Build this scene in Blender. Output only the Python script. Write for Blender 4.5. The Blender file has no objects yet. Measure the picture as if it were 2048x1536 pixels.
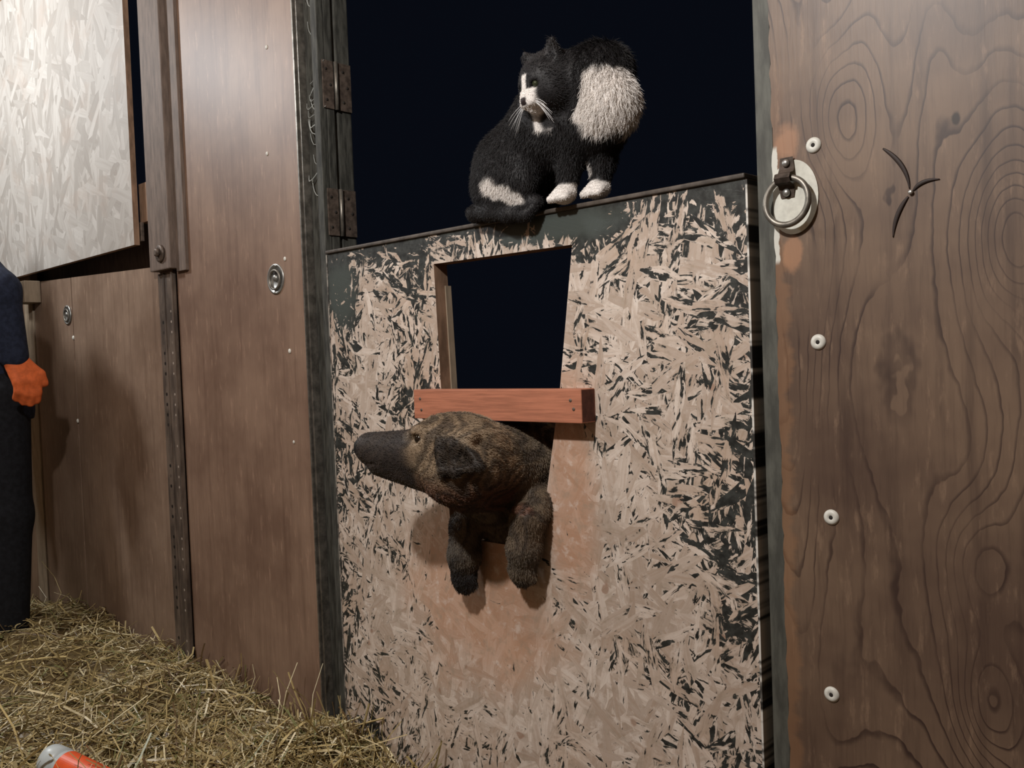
import bpy, bmesh, math, random
import numpy as np
from mathutils import Vector, Matrix

random.seed(7)
RNG = np.random.default_rng(11)
SC = bpy.context.scene
COL = SC.collection
PI = math.pi
FLOOR = -0.12

# ------------------------------------------------------------------ camera, world, lamps, exposure
cam_d = bpy.data.cameras.new('camera')
cam_d.sensor_fit = 'HORIZONTAL'
cam_d.sensor_width = 36.0
cam_d.lens = 36.0 * 1800.0 / 2048.0
cam_d.clip_start = 0.02
cam = bpy.data.objects.new('camera', cam_d)
COL.objects.link(cam)


def cam_axes(yaw, pitch, roll):
    f = Vector((-math.sin(yaw) * math.cos(pitch), math.cos(yaw) * math.cos(pitch), math.sin(pitch)))
    r0 = Vector((math.cos(yaw), math.sin(yaw), 0))
    u0 = r0.cross(f)
    r = r0 * math.cos(roll) + u0 * math.sin(roll)
    u = -r0 * math.sin(roll) + u0 * math.cos(roll)
    return r, u, f


r_, u_, f_ = cam_axes(math.radians(43.688), math.radians(-1.719), math.radians(-2.155))
cam.matrix_world = Matrix(((r_.x, u_.x, -f_.x, 0.0), (r_.y, u_.y, -f_.y, -1.2955),
                           (r_.z, u_.z, -f_.z, 0.86), (0, 0, 0, 1)))
SC.camera = cam

world = bpy.data.worlds.new('night')
SC.world = world
world.use_nodes = True
bg = world.node_tree.nodes['Background']
bg.inputs['Color'].default_value = (0.0018, 0.0024, 0.0044, 1)
bg.inputs['Strength'].default_value = 1.0

SC.view_settings.view_transform = 'Standard'
SC.view_settings.look = 'None'
SC.view_settings.gamma = 1.0
SC.view_settings.use_curve_mapping = False
SC.view_settings.exposure = 0.38


def lamp(loc, power, radius, col):
    d = bpy.data.lights.new('barn_bulb_light', 'POINT')
    d.energy = power
    d.shadow_soft_size = radius
    d.color = col
    o = bpy.data.objects.new('barn_bulb_light', d)
    COL.objects.link(o)
    o.location = loc
    return o


LAMP_A = (-0.90, -1.45, 2.05)
LAMP_B = (-3.70, -0.98, 2.20)
lamp(LAMP_A, 92.0, 0.05, (1.0, 0.965, 0.935))
lamp(LAMP_B, 60.0, 0.10, (0.95, 0.98, 1.0))


# ------------------------------------------------------------------ object helpers
def link_mesh(name, me, mat=None, parent=None):
    o = bpy.data.objects.new(name, me)
    COL.objects.link(o)
    if mat is not None:
        for m in (mat if isinstance(mat, (list, tuple)) else [mat]):
            me.materials.append(m)
    if parent is not None:
        o.parent = parent
        o.matrix_parent_inverse = Matrix.Identity(4)
        # meshes are written in world coordinates; bring them into the parent's frame
        p = parent
        off = Vector((0, 0, 0))
        while p is not None:
            off += p.location
            p = p.parent
        me.transform(Matrix.Translation(-off))
    return o


def bm_obj(name, bm, mat=None, parent=None, smooth=False):
    bmesh.ops.recalc_face_normals(bm, faces=bm.faces[:])
    me = bpy.data.meshes.new(name)
    bm.to_mesh(me)
    bm.free()
    if smooth:
        me.polygons.foreach_set('use_smooth', [True] * len(me.polygons))
    return link_mesh(name, me, mat, parent)


def np_obj(name, V, F, mat=None, parent=None, smooth=True, cols=None):
    me = bpy.data.meshes.new(name)
    me.from_pydata(np.asarray(V).tolist(), [], [list(map(int, f)) for f in F])
    me.update()
    if cols is not None:
        at = me.color_attributes.new('coat', 'FLOAT_COLOR', 'POINT')
        c4 = np.ones((len(V), 4), np.float32)
        c4[:, :3] = cols
        at.data.foreach_set('color', c4.ravel())
    if smooth:
        me.polygons.foreach_set('use_smooth', [True] * len(me.polygons))
    return link_mesh(name, me, mat, parent)


def tag(o, label, cat, group=None, kind=None):
    o['label'] = label
    o['category'] = cat
    if group:
        o['group'] = group
    if kind:
        o['kind'] = kind
    return o


def thing(name, loc, label, cat, group=None, kind=None):
    o = bpy.data.objects.new(name, None)
    COL.objects.link(o)
    o.location = loc
    o.empty_display_size = 0.05
    return tag(o, label, cat, group, kind)


def add_box(bm, x0, x1, y0, y1, z0, z1, bevel=0.0, segs=2, mi=0):
    vs = [bm.verts.new((x, y, z)) for x in (x0, x1) for y in (y0, y1) for z in (z0, z1)]
    idx = [(0, 1, 3, 2), (4, 6, 7, 5), (0, 4, 5, 1), (2, 3, 7, 6), (0, 2, 6, 4), (1, 5, 7, 3)]
    fs = [bm.faces.new([vs[i] for i in q]) for q in idx]
    for f in fs:
        f.material_index = mi
    if bevel > 0:
        es = list({e for f in fs for e in f.edges})
        bmesh.ops.recalc_face_normals(bm, faces=fs)
        bmesh.ops.bevel(bm, geom=es, offset=bevel, segments=segs, affect='EDGES', profile=0.6)
    return fs


def add_lathe(bm, c, axis, prof, n=24, mi=0, cap=True):
    """surface of revolution round `axis` at `c`; prof = [(distance along the axis, radius)]"""
    axis = Vector(axis).normalized()
    a = axis.orthogonal().normalized()
    b = axis.cross(a)
    c = Vector(c)
    rings = []
    for h, r in prof:
        rings.append([bm.verts.new(c + axis * h + (a * math.cos(2 * PI * k / n) + b * math.sin(2 * PI * k / n)) * r)
                      for k in range(n)])
    for r0, r1 in zip(rings, rings[1:]):
        for k in range(n):
            f = bm.faces.new((r0[k], r0[(k + 1) % n], r1[(k + 1) % n], r1[k]))
            f.material_index = mi
            f.smooth = True
    if cap:
        for r in (rings[0], rings[-1]):
            f = bm.faces.new(r)
            f.material_index = mi


def add_tube(bm, pts, rad, n=8, closed=False, mi=0, squash=None):
    pts = [Vector(p) for p in pts]
    m = len(pts)
    rads = rad if isinstance(rad, (list, tuple)) else [rad] * m
    rings = []
    ref = None
    for i, p in enumerate(pts):
        if closed:
            t = (pts[(i + 1) % m] - pts[i - 1]).normalized()
        else:
            t = (pts[min(i + 1, m - 1)] - pts[max(i - 1, 0)]).normalized()
        if ref is None:
            ref = t.orthogonal().normalized()
        a = (ref - t * ref.dot(t)).normalized()
        ref = a
        b = t.cross(a)
        rings.append([bm.verts.new(p + (a * math.cos(2 * PI * k / n) + b * math.sin(2 * PI * k / n)) * rads[i])
                      for k in range(n)])
    for i in range(m if closed else m - 1):
        r0, r1 = rings[i], rings[(i + 1) % m]
        for k in range(n):
            f = bm.faces.new((r0[k], r0[(k + 1) % n], r1[(k + 1) % n], r1[k]))
            f.material_index = mi
            f.smooth = True
    if not closed:
        bm.faces.new(rings[0]).material_index = mi
        bm.faces.new(rings[-1]).material_index = mi


# ------------------------------------------------------------------ node helper
class Mat:
    def __init__(s, name):
        s.m = bpy.data.materials.new(name)
        s.m.use_nodes = True
        s.t = s.m.node_tree
        s.b = s.t.nodes['Principled BSDF']
        s._pos = None

    def put(s, inp, v):
        if v is None:
            return
        if isinstance(v, bpy.types.NodeSocket):
            s.t.links.new(v, inp)
        elif isinstance(v, (tuple, list)) and len(v) == 3 and inp.type == 'RGBA':
            inp.default_value = (*v, 1)
        else:
            inp.default_value = v

    def node(s, kind, **kw):
        n = s.t.nodes.new(kind)
        for k, v in kw.items():
            setattr(n, k, v)
        return n

    def pos(s):
        if s._pos is None:
            s._pos = s.node('ShaderNodeTexCoord').outputs['Object']
            sx = s.node('ShaderNodeSeparateXYZ')
            s.put(sx.inputs[0], s._pos)
            s.X, s.Y, s.Z = sx.outputs
        return s._pos

    def ma(s, op, a, b=None, c=None, clamp=False):
        n = s.node('ShaderNodeMath', operation=op, use_clamp=clamp)
        s.put(n.inputs[0], a)
        if b is not None:
            s.put(n.inputs[1], b)
        if c is not None:
            s.put(n.inputs[2], c)
        return n.outputs[0]

    def vm(s, op, a, b=None):
        n = s.node('ShaderNodeVectorMath', operation=op)
        s.put(n.inputs[0], a)
        if b is not None:
            if op == 'SCALE':
                s.put(n.inputs['Scale'], b)
            else:
                s.put(n.inputs[1], b)
        return n.outputs[0]

    def xyz(s, x, y, z=0.0):
        n = s.node('ShaderNodeCombineXYZ')
        s.put(n.inputs[0], x)
        s.put(n.inputs[1], y)
        s.put(n.inputs[2], z)
        return n.outputs[0]

    def noise(s, vec, scale=1.0, detail=3.0, rough=0.5, dist=0.0, color=False):
        n = s.node('ShaderNodeTexNoise')
        s.put(n.inputs['Vector'], vec)
        s.put(n.inputs['Scale'], scale)
        s.put(n.inputs['Detail'], detail)
        s.put(n.inputs['Roughness'], rough)
        s.put(n.inputs['Distortion'], dist)
        return n.outputs['Color' if color else 'Fac']

    def step(s, v, lo, hi):
        n = s.node('ShaderNodeMapRange', interpolation_type='SMOOTHSTEP')
        s.put(n.inputs['Value'], v)
        s.put(n.inputs['From Min'], lo)
        s.put(n.inputs['From Max'], hi)
        return n.outputs['Result']

    def mix(s, f, a, b, blend='MIX'):
        n = s.node('ShaderNodeMix', data_type='RGBA', blend_type=blend)
        s.put(n.inputs[0], f)
        s.put(n.inputs[6], a)
        s.put(n.inputs[7], b)
        return n.outputs[2]

    def mixv(s, f, a, b):
        n = s.node('ShaderNodeMix', data_type='VECTOR')
        s.put(n.inputs[0], f)
        s.put(n.inputs[4], a)
        s.put(n.inputs[5], b)
        return n.outputs[1]

    def mixf(s, f, a, b):
        n = s.node('ShaderNodeMix', data_type='FLOAT')
        s.put(n.inputs[0], f)
        s.put(n.inputs[2], a)
        s.put(n.inputs[3], b)
        return n.outputs[0]

    def blob(s, cx, cz, rx, rz, soft=0.35, wob=None):
        """1 inside an ellipse of the X-Z plane, 0 outside, with a ragged rim"""
        dx = s.ma('DIVIDE', s.ma('SUBTRACT', s.X, cx), rx)
        dz = s.ma('DIVIDE', s.ma('SUBTRACT', s.Z, cz), rz)
        d = s.ma('SQRT', s.ma('ADD', s.ma('MULTIPLY', dx, dx), s.ma('MULTIPLY', dz, dz)))
        if wob is not None:
            d = s.ma('ADD', d, wob)
        return s.step(d, 1.0 + soft, 1.0 - soft)

    def bump(s, h, strength=0.3, dist=0.002):
        n = s.node('ShaderNodeBump')
        s.put(n.inputs['Strength'], strength)
        s.put(n.inputs['Distance'], dist)
        s.put(n.inputs['Height'], h)
        s.put(s.b.inputs['Normal'], n.outputs[0])

    def out(s, col=None, rough=None, spec=None, metal=None):
        s.put(s.b.inputs['Base Color'], col)
        s.put(s.b.inputs['Roughness'], rough)
        s.put(s.b.inputs['Specular IOR Level'], spec)
        s.put(s.b.inputs['Metallic'], metal)
        return s.m


def plain(name, col, rough=0.6, metal=0.0, spec=0.4, var=0.25, scale=30.0, stretch=(1, 1, 1)):
    m = Mat(name)
    p = m.vm('MULTIPLY', m.pos(), stretch)
    n = m.noise(p, scale, 4, 0.6)
    dark = tuple(c * (1 - var) for c in col)
    lite = tuple(min(1, c * (1 + var)) for c in col)
    m.bump(n, 0.15, 0.001)
    return m.out(m.mix(m.step(n, 0.3, 0.7), dark, lite), rough, spec, metal)


def strand_layers(m, angles, fx, fz, seed):
    """overlapping flakes of wood lying at several angles; returns the top flake's own coordinates and its random values"""
    m.pos()
    base = m.xyz(m.X, m.Z, 0.0)
    wob = m.vm('SCALE', m.vm('SUBTRACT', m.noise(base, 14.0, 2, 0.5, color=True), (0.5, 0.5, 0.5)), 0.012)
    base = m.vm('ADD', base, wob)
    best = bestv = tone = None
    for i, a in enumerate(angles):
        vr = m.node('ShaderNodeVectorRotate', rotation_type='Z_AXIS')
        m.put(vr.inputs['Vector'], base)
        vr.inputs['Angle'].default_value = math.radians(a)
        q = m.vm('ADD', m.vm('MULTIPLY', vr.outputs[0], (fx, fz, 0.0)), (seed + 3.7 * i, seed * 2 + 1.3 * i, 0))
        vo = m.node('ShaderNodeTexVoronoi', voronoi_dimensions='2D')
        m.put(vo.inputs['Vector'], q)
        vo.inputs['Scale'].default_value = 1.0
        sc = m.node('ShaderNodeSeparateColor')
        m.put(sc.inputs[0], vo.outputs['Color'])
        loc = m.vm('ADD', q, m.vm('SCALE', vo.outputs['Color'], 40.0))
        if best is None:
            best, bestv, tone = loc, sc.outputs[0], sc.outputs[1]
        else:
            f = m.ma('GREATER_THAN', sc.outputs[0], bestv)
            best = m.mixv(f, best, loc)
            tone = m.mixf(f, tone, sc.outputs[1])
            bestv = m.ma('MAXIMUM', bestv, sc.outputs[0])
    return best, bestv, tone


def mat_osb_door():
    m = Mat('scraped_painted_strand_board')
    loc, pri, tone = strand_layers(m, [4, -32, 38, 78, -62, 101, 18, -80], 12.5, 52.0, 2.0)
    fib = m.noise(m.vm('MULTIPLY', loc, (0.55, 3.2, 1)), 1.0, 4, 0.6)
    n1 = m.noise(m.vm('MULTIPLY', loc, (1.9, 1.6, 1)), 1.1, 4, 0.62, 0.5)
    P = m.xyz(m.X, m.Z, 0)
    n2 = m.noise(P, 5.5, 3, 0.55)
    fine = m.noise(P, 60.0, 3, 0.6)
    # share of paint left: more of it along the edges of the leaf, least where it is rubbed most
    dl = m.ma('ADD', m.X, 1.847)
    dr = m.ma('SUBTRACT', -0.712, m.X)
    dt = m.ma('SUBTRACT', 1.128, m.Z)

    def edge(d, w, k):
        return m.ma('MULTIPLY', m.ma('POWER', 2.718, m.ma('DIVIDE', d, -w)), k)
    cov = m.ma('ADD', edge(dl, 0.12, 0.10), edge(dr, 0.08, 0.10))
    cov = m.ma('ADD', cov, edge(dt, 0.055, 0.20))
    cov = m.ma('ADD', cov, m.ma('MULTIPLY', m.ma('SUBTRACT', n2, 0.5), 0.46))
    wob = m.ma('MULTIPLY', m.ma('SUBTRACT', m.noise(P, 9.0, 3, 0.6), 0.5), 1.2)
    rub1 = m.blob(-1.10, 0.60, 0.055, 0.20, 0.5, wob)
    rub2 = m.blob(-1.36, 0.36, 0.20, 0.17, 0.5, wob)
    rub3 = m.blob(-1.30, 0.20, 0.42, 0.22, 0.6, wob)
    cov = m.ma('SUBTRACT', cov, m.ma('MULTIPLY', rub3, 0.06))
    cov = m.ma('SUBTRACT', cov, m.ma('MULTIPLY', m.ma('MAXIMUM', rub1, rub2), 0.13))
    patch = m.blob(-1.80, 1.02, 0.05, 0.08, 0.5, wob)
    patch2 = m.blob(-1.10, 1.10, 0.16, 0.025, 0.5, wob)
    cov = m.ma('ADD', cov, m.ma('MULTIPLY', m.ma('MAXIMUM', patch, patch2), 0.17))
    th = m.ma('ADD', 0.405, cov)
    th = m.ma('ADD', th, m.ma('MULTIPLY', m.ma('SUBTRACT', tone, 0.5), 0.13))
    v = m.ma('ADD', n1, m.ma('MULTIPLY', m.ma('SUBTRACT', fine, 0.5), 0.22))
    dark = m.step(v, m.ma('ADD', th, 0.014), m.ma('SUBTRACT', th, 0.010))
    thin = m.ma('MULTIPLY', m.step(v, m.ma('ADD', th, 0.085), m.ma('ADD', th, 0.0)), m.step(m.noise(P, 11.0, 3, 0.6), 0.42, 0.62))
    wood = m.mix(m.step(tone, 0.1, 0.9), (0.49, 0.40, 0.33), (0.72, 0.63, 0.55))
    wood = m.mix(m.ma('MULTIPLY', m.step(fib, 0.35, 0.72), 0.45), wood, (0.36, 0.24, 0.16))
    wood = m.mix(m.ma('MULTIPLY', m.step(n2, 0.45, 0.7), 0.35), wood, (0.62, 0.45, 0.33))
    wood = m.mix(m.ma('MULTIPLY', m.ma('MAXIMUM', rub1, rub2), 0.65), wood, (0.52, 0.27, 0.155))
    flk = m.step(m.noise(P, 17.0, 2, 0.5), 0.70, 0.74)
    wood = m.mix(m.ma('MULTIPLY', flk, 0.7), wood, (0.34, 0.17, 0.11))
    mott = m.noise(P, 34.0, 4, 0.65)
    wood = m.mix(m.ma('MULTIPLY', m.step(mott, 0.50, 0.68), 0.45), wood, (0.34, 0.27, 0.20))
    wood = m.mix(m.ma('MULTIPLY', m.step(mott, 0.46, 0.30), 0.45), wood, (0.82, 0.75, 0.68))
    wood = m.mix(m.ma('MULTIPLY', thin, 0.62), wood, (0.15, 0.125, 0.095))
    paint = m.mix(m.step(fine, 0.3, 0.7), (0.016, 0.017, 0.016), (0.05, 0.054, 0.05))
    paint = m.mix(m.ma('MAXIMUM', patch, patch2), paint, (0.060, 0.072, 0.066))  # paint patches lightened to grey-green, glare put into their colour
    col = m.mix(dark, wood, paint)
    h = m.ma('ADD', m.ma('MULTIPLY', pri, 0.7), m.ma('MULTIPLY', fib, 0.5))
    h = m.ma('SUBTRACT', h, m.ma('MULTIPLY', dark, 0.35))
    m.bump(h, 0.35, 0.0015)
    return m.out(col, m.mixf(dark, 0.52, 0.40), 0.45)


def mat_shutter():
    m = Mat('pale_strand_board')
    loc, pri, tone = strand_layers(m, [80, 60, 112, 20, 95, -40], 8.0, 30.0, 9.0)
    fib = m.noise(m.vm('MULTIPLY', loc, (0.5, 2.6, 1)), 1.0, 4, 0.6)
    P = m.xyz(m.X, m.Z, 0)
    n2 = m.noise(P, 7.0, 4, 0.6)
    col = m.mix(tone, (0.33, 0.305, 0.275), (0.50, 0.475, 0.44))
    col = m.mix(m.ma('MULTIPLY', m.step(fib, 0.4, 0.75), 0.35), col, (0.26, 0.22, 0.19))
    col = m.mix(m.ma('MULTIPLY', m.step(n2, 0.5, 0.7), 0.4), col, (0.38, 0.31, 0.26))
    m.bump(m.ma('ADD', pri, fib), 0.3, 0.0012)
    return m.out(col, 0.58, 0.4)


def mat_ply(name, c_lo, c_hi, c_line, contour=True, seed=0.0, rough=0.42, marks=None):
    m = Mat(name)
    m.pos()
    P = m.vm('ADD', m.xyz(m.X, m.Z, 0), (seed, seed * 0.7, 0))
    streak = m.noise(m.vm('MULTIPLY', P, (38.0, 2.2, 1)), 1.0, 5, 0.6)
    fine = m.noise(m.vm('MULTIPLY', P, (190.0, 14.0, 1)), 1.0, 3, 0.6)
    cloud = m.noise(P, 3.2, 4, 0.6)
    fleck = m.noise(m.vm('MULTIPLY', P, (60.0, 11.0, 1)), 1.0, 5, 0.68)
    col = m.mix(m.step(cloud, 0.32, 0.68), c_lo, c_hi)
    col = m.mix(m.ma('MULTIPLY', m.step(streak, 0.45, 0.75), 0.45), col, c_line)
    col = m.mix(m.ma('MULTIPLY', m.step(fleck, 0.54, 0.72), 0.55), col, tuple(min(1, c * 1.5) for c in c_hi))
    col = m.mix(m.ma('MULTIPLY', m.step(fine, 0.5, 0.8), 0.25), col, c_line)
    h = m.ma('ADD', fine, streak)
    if contour:
        # cathedral grain: contour lines of a stretched height field
        hf = m.noise(m.vm('MULTIPLY', P, (3.2, 0.85, 1)), 1.0, 2, 0.45, 0.25)
        for kx, kz, kr in ((-0.334, 0.987, 0.045), (-0.378, 0.558, 0.050), (-0.373, 0.370, 0.040), (-0.56, 1.19, 0.05)):
            dx = m.ma('DIVIDE', m.ma('SUBTRACT', m.X, kx), kr)
            dz = m.ma('DIVIDE', m.ma('SUBTRACT', m.Z, kz), kr * 2.1)
            q = m.ma('ADD', m.ma('MULTIPLY', dx, dx), m.ma('MULTIPLY', dz, dz))
            hf = m.ma('ADD', hf, m.ma('MULTIPLY', m.ma('POWER', 2.718, m.ma('MULTIPLY', q, -1.0)), 0.17))
        jag = m.noise(m.vm('MULTIPLY', P, (16.0, 9.0, 1)), 1.0, 3, 0.6)
        lv = m.ma('ADD', m.ma('MULTIPLY', hf, 34.0), m.ma('MULTIPLY', m.X, 22.0))
        lv = m.ma('ADD', lv, m.ma('MULTIPLY', jag, 0.95))
        fr = m.ma('FRACT', lv)
        line = m.step(fr, 0.76, 0.96)
        line = m.ma('MULTIPLY', line, m.step(fr, 1.0, 0.965))
        amp = m.step(m.noise(P, 6.0, 2, 0.5), 0.3, 0.62)
        col = m.mix(m.ma('MULTIPLY', line, m.ma('MULTIPLY', amp, 0.85)), col, c_line)
    if marks is not None:
        col = marks(m, P, col)
    m.bump(h, 0.18, 0.0008)
    return m.out(col, rough, 0.5)


def right_marks(m, P, col):
    wob = m.ma('MULTIPLY', m.ma('SUBTRACT', m.noise(P, 40.0, 3, 0.6), 0.5), 1.0)
    e = m.ma('ADD', m.X, 0.665)
    ragged = m.ma('ADD', e, m.ma('MULTIPLY', m.ma('SUBTRACT', m.noise(m.vm('MULTIPLY', P, (8, 22, 1)), 1.0, 4, 0.6), 0.5), 0.06))
    rim = m.step(ragged, 0.026, 0.012)
    zone = m.step(m.Z, 1.35, 1.1)
    col = m.mix(m.ma('MULTIPLY', m.ma('MULTIPLY', rim, zone), 0.38), col, (0.30, 0.155, 0.075))
    bare = m.blob(-0.636, 1.000, 0.016, 0.026, 0.25, wob)
    bare = m.ma('MAXIMUM', bare, m.blob(-0.640, 1.170, 0.018, 0.026, 0.4, wob))
    col = m.mix(m.ma('MULTIPLY', bare, 0.6), col, (0.42, 0.22, 0.12))
    sx = m.ma('ADD', e, m.ma('MULTIPLY', m.ma('SUBTRACT', m.noise(P, 60.0, 3, 0.6), 0.5), 0.007))
    white = m.ma('MULTIPLY', m.step(sx, 0.0085, 0.0065), m.ma('MULTIPLY', m.step(m.Z, 1.17, 1.16), m.step(m.Z, 0.985, 0.995)))
    col = m.mix(white, col, (0.62, 0.62, 0.56))
    knot = m.blob(-0.399, 1.156, 0.0055, 0.009, 0.3, wob)
    col = m.mix(knot, col, (0.02, 0.01, 0.006))
    return col


M = {}
M['osb'] = mat_osb_door()
M['osb_edge'] = plain('raw_board_edge', (0.25, 0.155, 0.10), 0.7, 0, 0.3, 0.35, 40, (1, 1, 0.3))
M['shutter'] = mat_shutter()
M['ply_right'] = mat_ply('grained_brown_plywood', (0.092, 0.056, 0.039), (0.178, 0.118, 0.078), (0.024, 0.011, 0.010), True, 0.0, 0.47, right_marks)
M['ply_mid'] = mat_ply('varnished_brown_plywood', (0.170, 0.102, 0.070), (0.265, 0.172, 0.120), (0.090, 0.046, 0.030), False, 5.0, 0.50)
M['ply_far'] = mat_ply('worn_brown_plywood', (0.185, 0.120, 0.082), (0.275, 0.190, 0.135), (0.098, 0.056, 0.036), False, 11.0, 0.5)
M['jamb'] = plain('dark_weathered_post', (0.050, 0.050, 0.043), 0.7, 0, 0.3, 0.5, 18, (6, 6, 1))
M['jamb_grey'] = plain('grey_green_post', (0.080, 0.082, 0.070), 0.6, 0, 0.4, 0.35, 14, (5, 5, 1))
M['post'] = plain('brown_post', (0.150, 0.112, 0.090), 0.65, 0, 0.3, 0.25, 14, (6, 6, 1))
M['batten'] = plain('pale_batten', (0.31, 0.245, 0.175), 0.7, 0, 0.3, 0.2, 12, (5, 5, 1))
M['fir'] = plain('red_fir_board', (0.43, 0.168, 0.098), 0.55, 0, 0.35, 0.20, 20, (0.6, 3, 12))
M['fir_end'] = plain('dark_board_end', (0.11, 0.040, 0.028), 0.7, 0, 0.3, 0.3, 60)
M['cap'] = plain('dark_edge_strip', (0.085, 0.070, 0.058), 0.5, 0.2, 0.4, 0.4, 30, (1, 1, 1))
M['steel'] = plain('dull_steel', (0.42, 0.42, 0.40), 0.38, 0.8, 0.5, 0.25, 40)
M['steel_dark'] = plain('tarnished_steel', (0.20, 0.185, 0.16), 0.45, 0.7, 0.5, 0.4, 40)
M['rust'] = plain('rusty_steel', (0.120, 0.092, 0.074), 0.55, 0.45, 0.4, 0.45, 60)
M['washer'] = plain('white_washer', (0.66, 0.66, 0.60), 0.45, 0.0, 0.5, 0.1, 60)
M['white_plate'] = plain('worn_white_plate', (0.62, 0.62, 0.55), 0.5, 0.0, 0.4, 0.12, 70)
M['black_hole'] = plain('dark_recess', (0.02, 0.016, 0.013), 0.8)
M['dark_shard'] = plain('dark_sliver', (0.022, 0.012, 0.009), 0.6)
M['room'] = plain('brown_barn_boards', (0.22, 0.15, 0.10), 0.8, 0, 0.2, 0.25, 6, (6, 6, 1))
M['dirt'] = plain('trodden_dirt', (0.10, 0.072, 0.045), 0.95, 0, 0.1, 0.4, 12)
M['night_ground'] = plain('dark_yard_soil', (0.02, 0.018, 0.015), 0.95, 0, 0.1, 0.4, 8)
M['glove'] = plain('orange_glove', (0.62, 0.13, 0.035), 0.7, 0, 0.3, 0.15, 60)
M['jacket'] = plain('navy_jacket_cloth', (0.018, 0.024, 0.045), 0.85, 0, 0.2, 0.3, 60)
M['trousers'] = plain('black_trouser_cloth', (0.010, 0.011, 0.014), 0.85, 0, 0.2, 0.3, 60)
M['boot'] = plain('black_rubber_boot', (0.012, 0.012, 0.012), 0.45, 0, 0.4, 0.2, 40)
M['skin'] = plain('skin', (0.55, 0.33, 0.24), 0.5, 0, 0.4, 0.06, 60)
M['human_hair'] = plain('brown_hair', (0.05, 0.03, 0.018), 0.6, 0, 0.3, 0.3, 90)
M['eye_dark'] = plain('dark_eye', (0.012, 0.008, 0.005), 0.08, 0, 0.6, 0.1, 60)
M['eye_cat'] = plain('dim_eye', (0.03, 0.035, 0.02), 0.08, 0, 0.6, 0.1, 60)
M['can_white'] = plain('pale_blue_grey_plastic', (0.50, 0.56, 0.57), 0.35, 0, 0.5, 0.05, 30)
M['can_orange'] = plain('orange_label', (0.72, 0.10, 0.025), 0.4, 0, 0.5, 0.08, 30)
M['can_navy'] = plain('navy_label_stripe', (0.05, 0.07, 0.12), 0.4, 0, 0.5, 0.1, 30)
M['whisker'] = plain('white_whisker', (0.8, 0.8, 0.8), 0.4)


def mat_coat(name, rough=0.6):
    m = Mat(name)
    a = m.node('ShaderNodeAttribute', attribute_name='coat')
    n = m.noise(m.pos(), 240.0, 2, 0.5)
    col = m.mix(m.ma('MULTIPLY', m.step(n, 0.35, 0.65), 0.3), a.outputs['Color'], (0, 0, 0), 'MIX')
    m.bump(n, 0.25, 0.001)
    return m.out(col, rough, 0.3)


def mat_fur(name, rough=0.5):
    m = Mat(name)
    a = m.node('ShaderNodeAttribute', attribute_name='coat')
    return m.out(a.outputs['Color'], rough, 0.35)


M['coat'] = mat_coat('animal_coat')
M['fur'] = mat_fur('animal_fur')


def mat_perforated():
    m = Mat('perforated_rusty_strap')
    m.pos()
    zz = m.ma('DIVIDE', m.Z, 0.032)
    dz = m.ma('MULTIPLY', m.ma('SUBTRACT', m.ma('FRACT', zz), 0.5), 0.032)
    n = m.noise(m.vm('MULTIPLY', m.pos(), (8, 8, 2)), 5.0, 4, 0.6)
    col = m.mix(m.step(n, 0.35, 0.65), (0.060, 0.044, 0.034), (0.135, 0.100, 0.076))
    for cx, c2, r in ((-2.722, (0.008, 0.006, 0.005), 0.0065), (-2.668, (0.36, 0.30, 0.25), 0.0045)):
        dx = m.ma('SUBTRACT', m.X, cx)
        d = m.ma('SQRT', m.ma('ADD', m.ma('MULTIPLY', dx, dx), m.ma('MULTIPLY', dz, dz)))
        keep = m.step(m.noise(m.xyz(m.ma('FLOOR', zz), cx, 0.0), 1.7, 0), 0.40, 0.5)
        col = m.mix(m.ma('MULTIPLY', m.step(d, r, r * 0.7), keep), col, c2)
    return m.out(col, 0.55, 0.4)


M['perf'] = mat_perforated()


def mat_straw():
    m = Mat('straw')
    a = m.node('ShaderNodeAttribute', attribute_name='coat')
    n = m.noise(m.pos(), 90.0, 2, 0.5)
    col = m.mix(m.ma('MULTIPLY', m.step(n, 0.3, 0.7), 0.25), a.outputs['Color'], (0.12, 0.08, 0.03))
    return m.out(col, 0.38, 0.5)


M['straw'] = mat_straw()


# ------------------------------------------------------------------ setting
def sheet(bm, x0, x1, z0, z1, y0, y1, left_jit=0.0, right_jit=0.0, dz=0.02):
    """a board whose left / right edge is chipped"""
    n = max(2, int((z1 - z0) / dz))
    cols = []
    for i in range(n + 1):
        z = z0 + (z1 - z0) * i / n
        xl = x0 + (random.random() - 0.5) * 2 * left_jit
        xr = x1 + (random.random() - 0.5) * 2 * right_jit
        cols.append([bm.verts.new((xl, y0, z)), bm.verts.new((xr, y0, z)), bm.verts.new((xr, y1, z)), bm.verts.new((xl, y1, z))])
    for a, b in zip(cols, cols[1:]):
        for k in range(4):
            bm.faces.new((a[k], a[(k + 1) % 4], b[(k + 1) % 4], b[k]))
    bm.faces.new(cols[0])
    bm.faces.new(cols[-1])


def structure(name, bm, mat, smooth=False):
    o = bm_obj(name, bm, mat, None, smooth)
    o['kind'] = 'structure'
    return o


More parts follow.
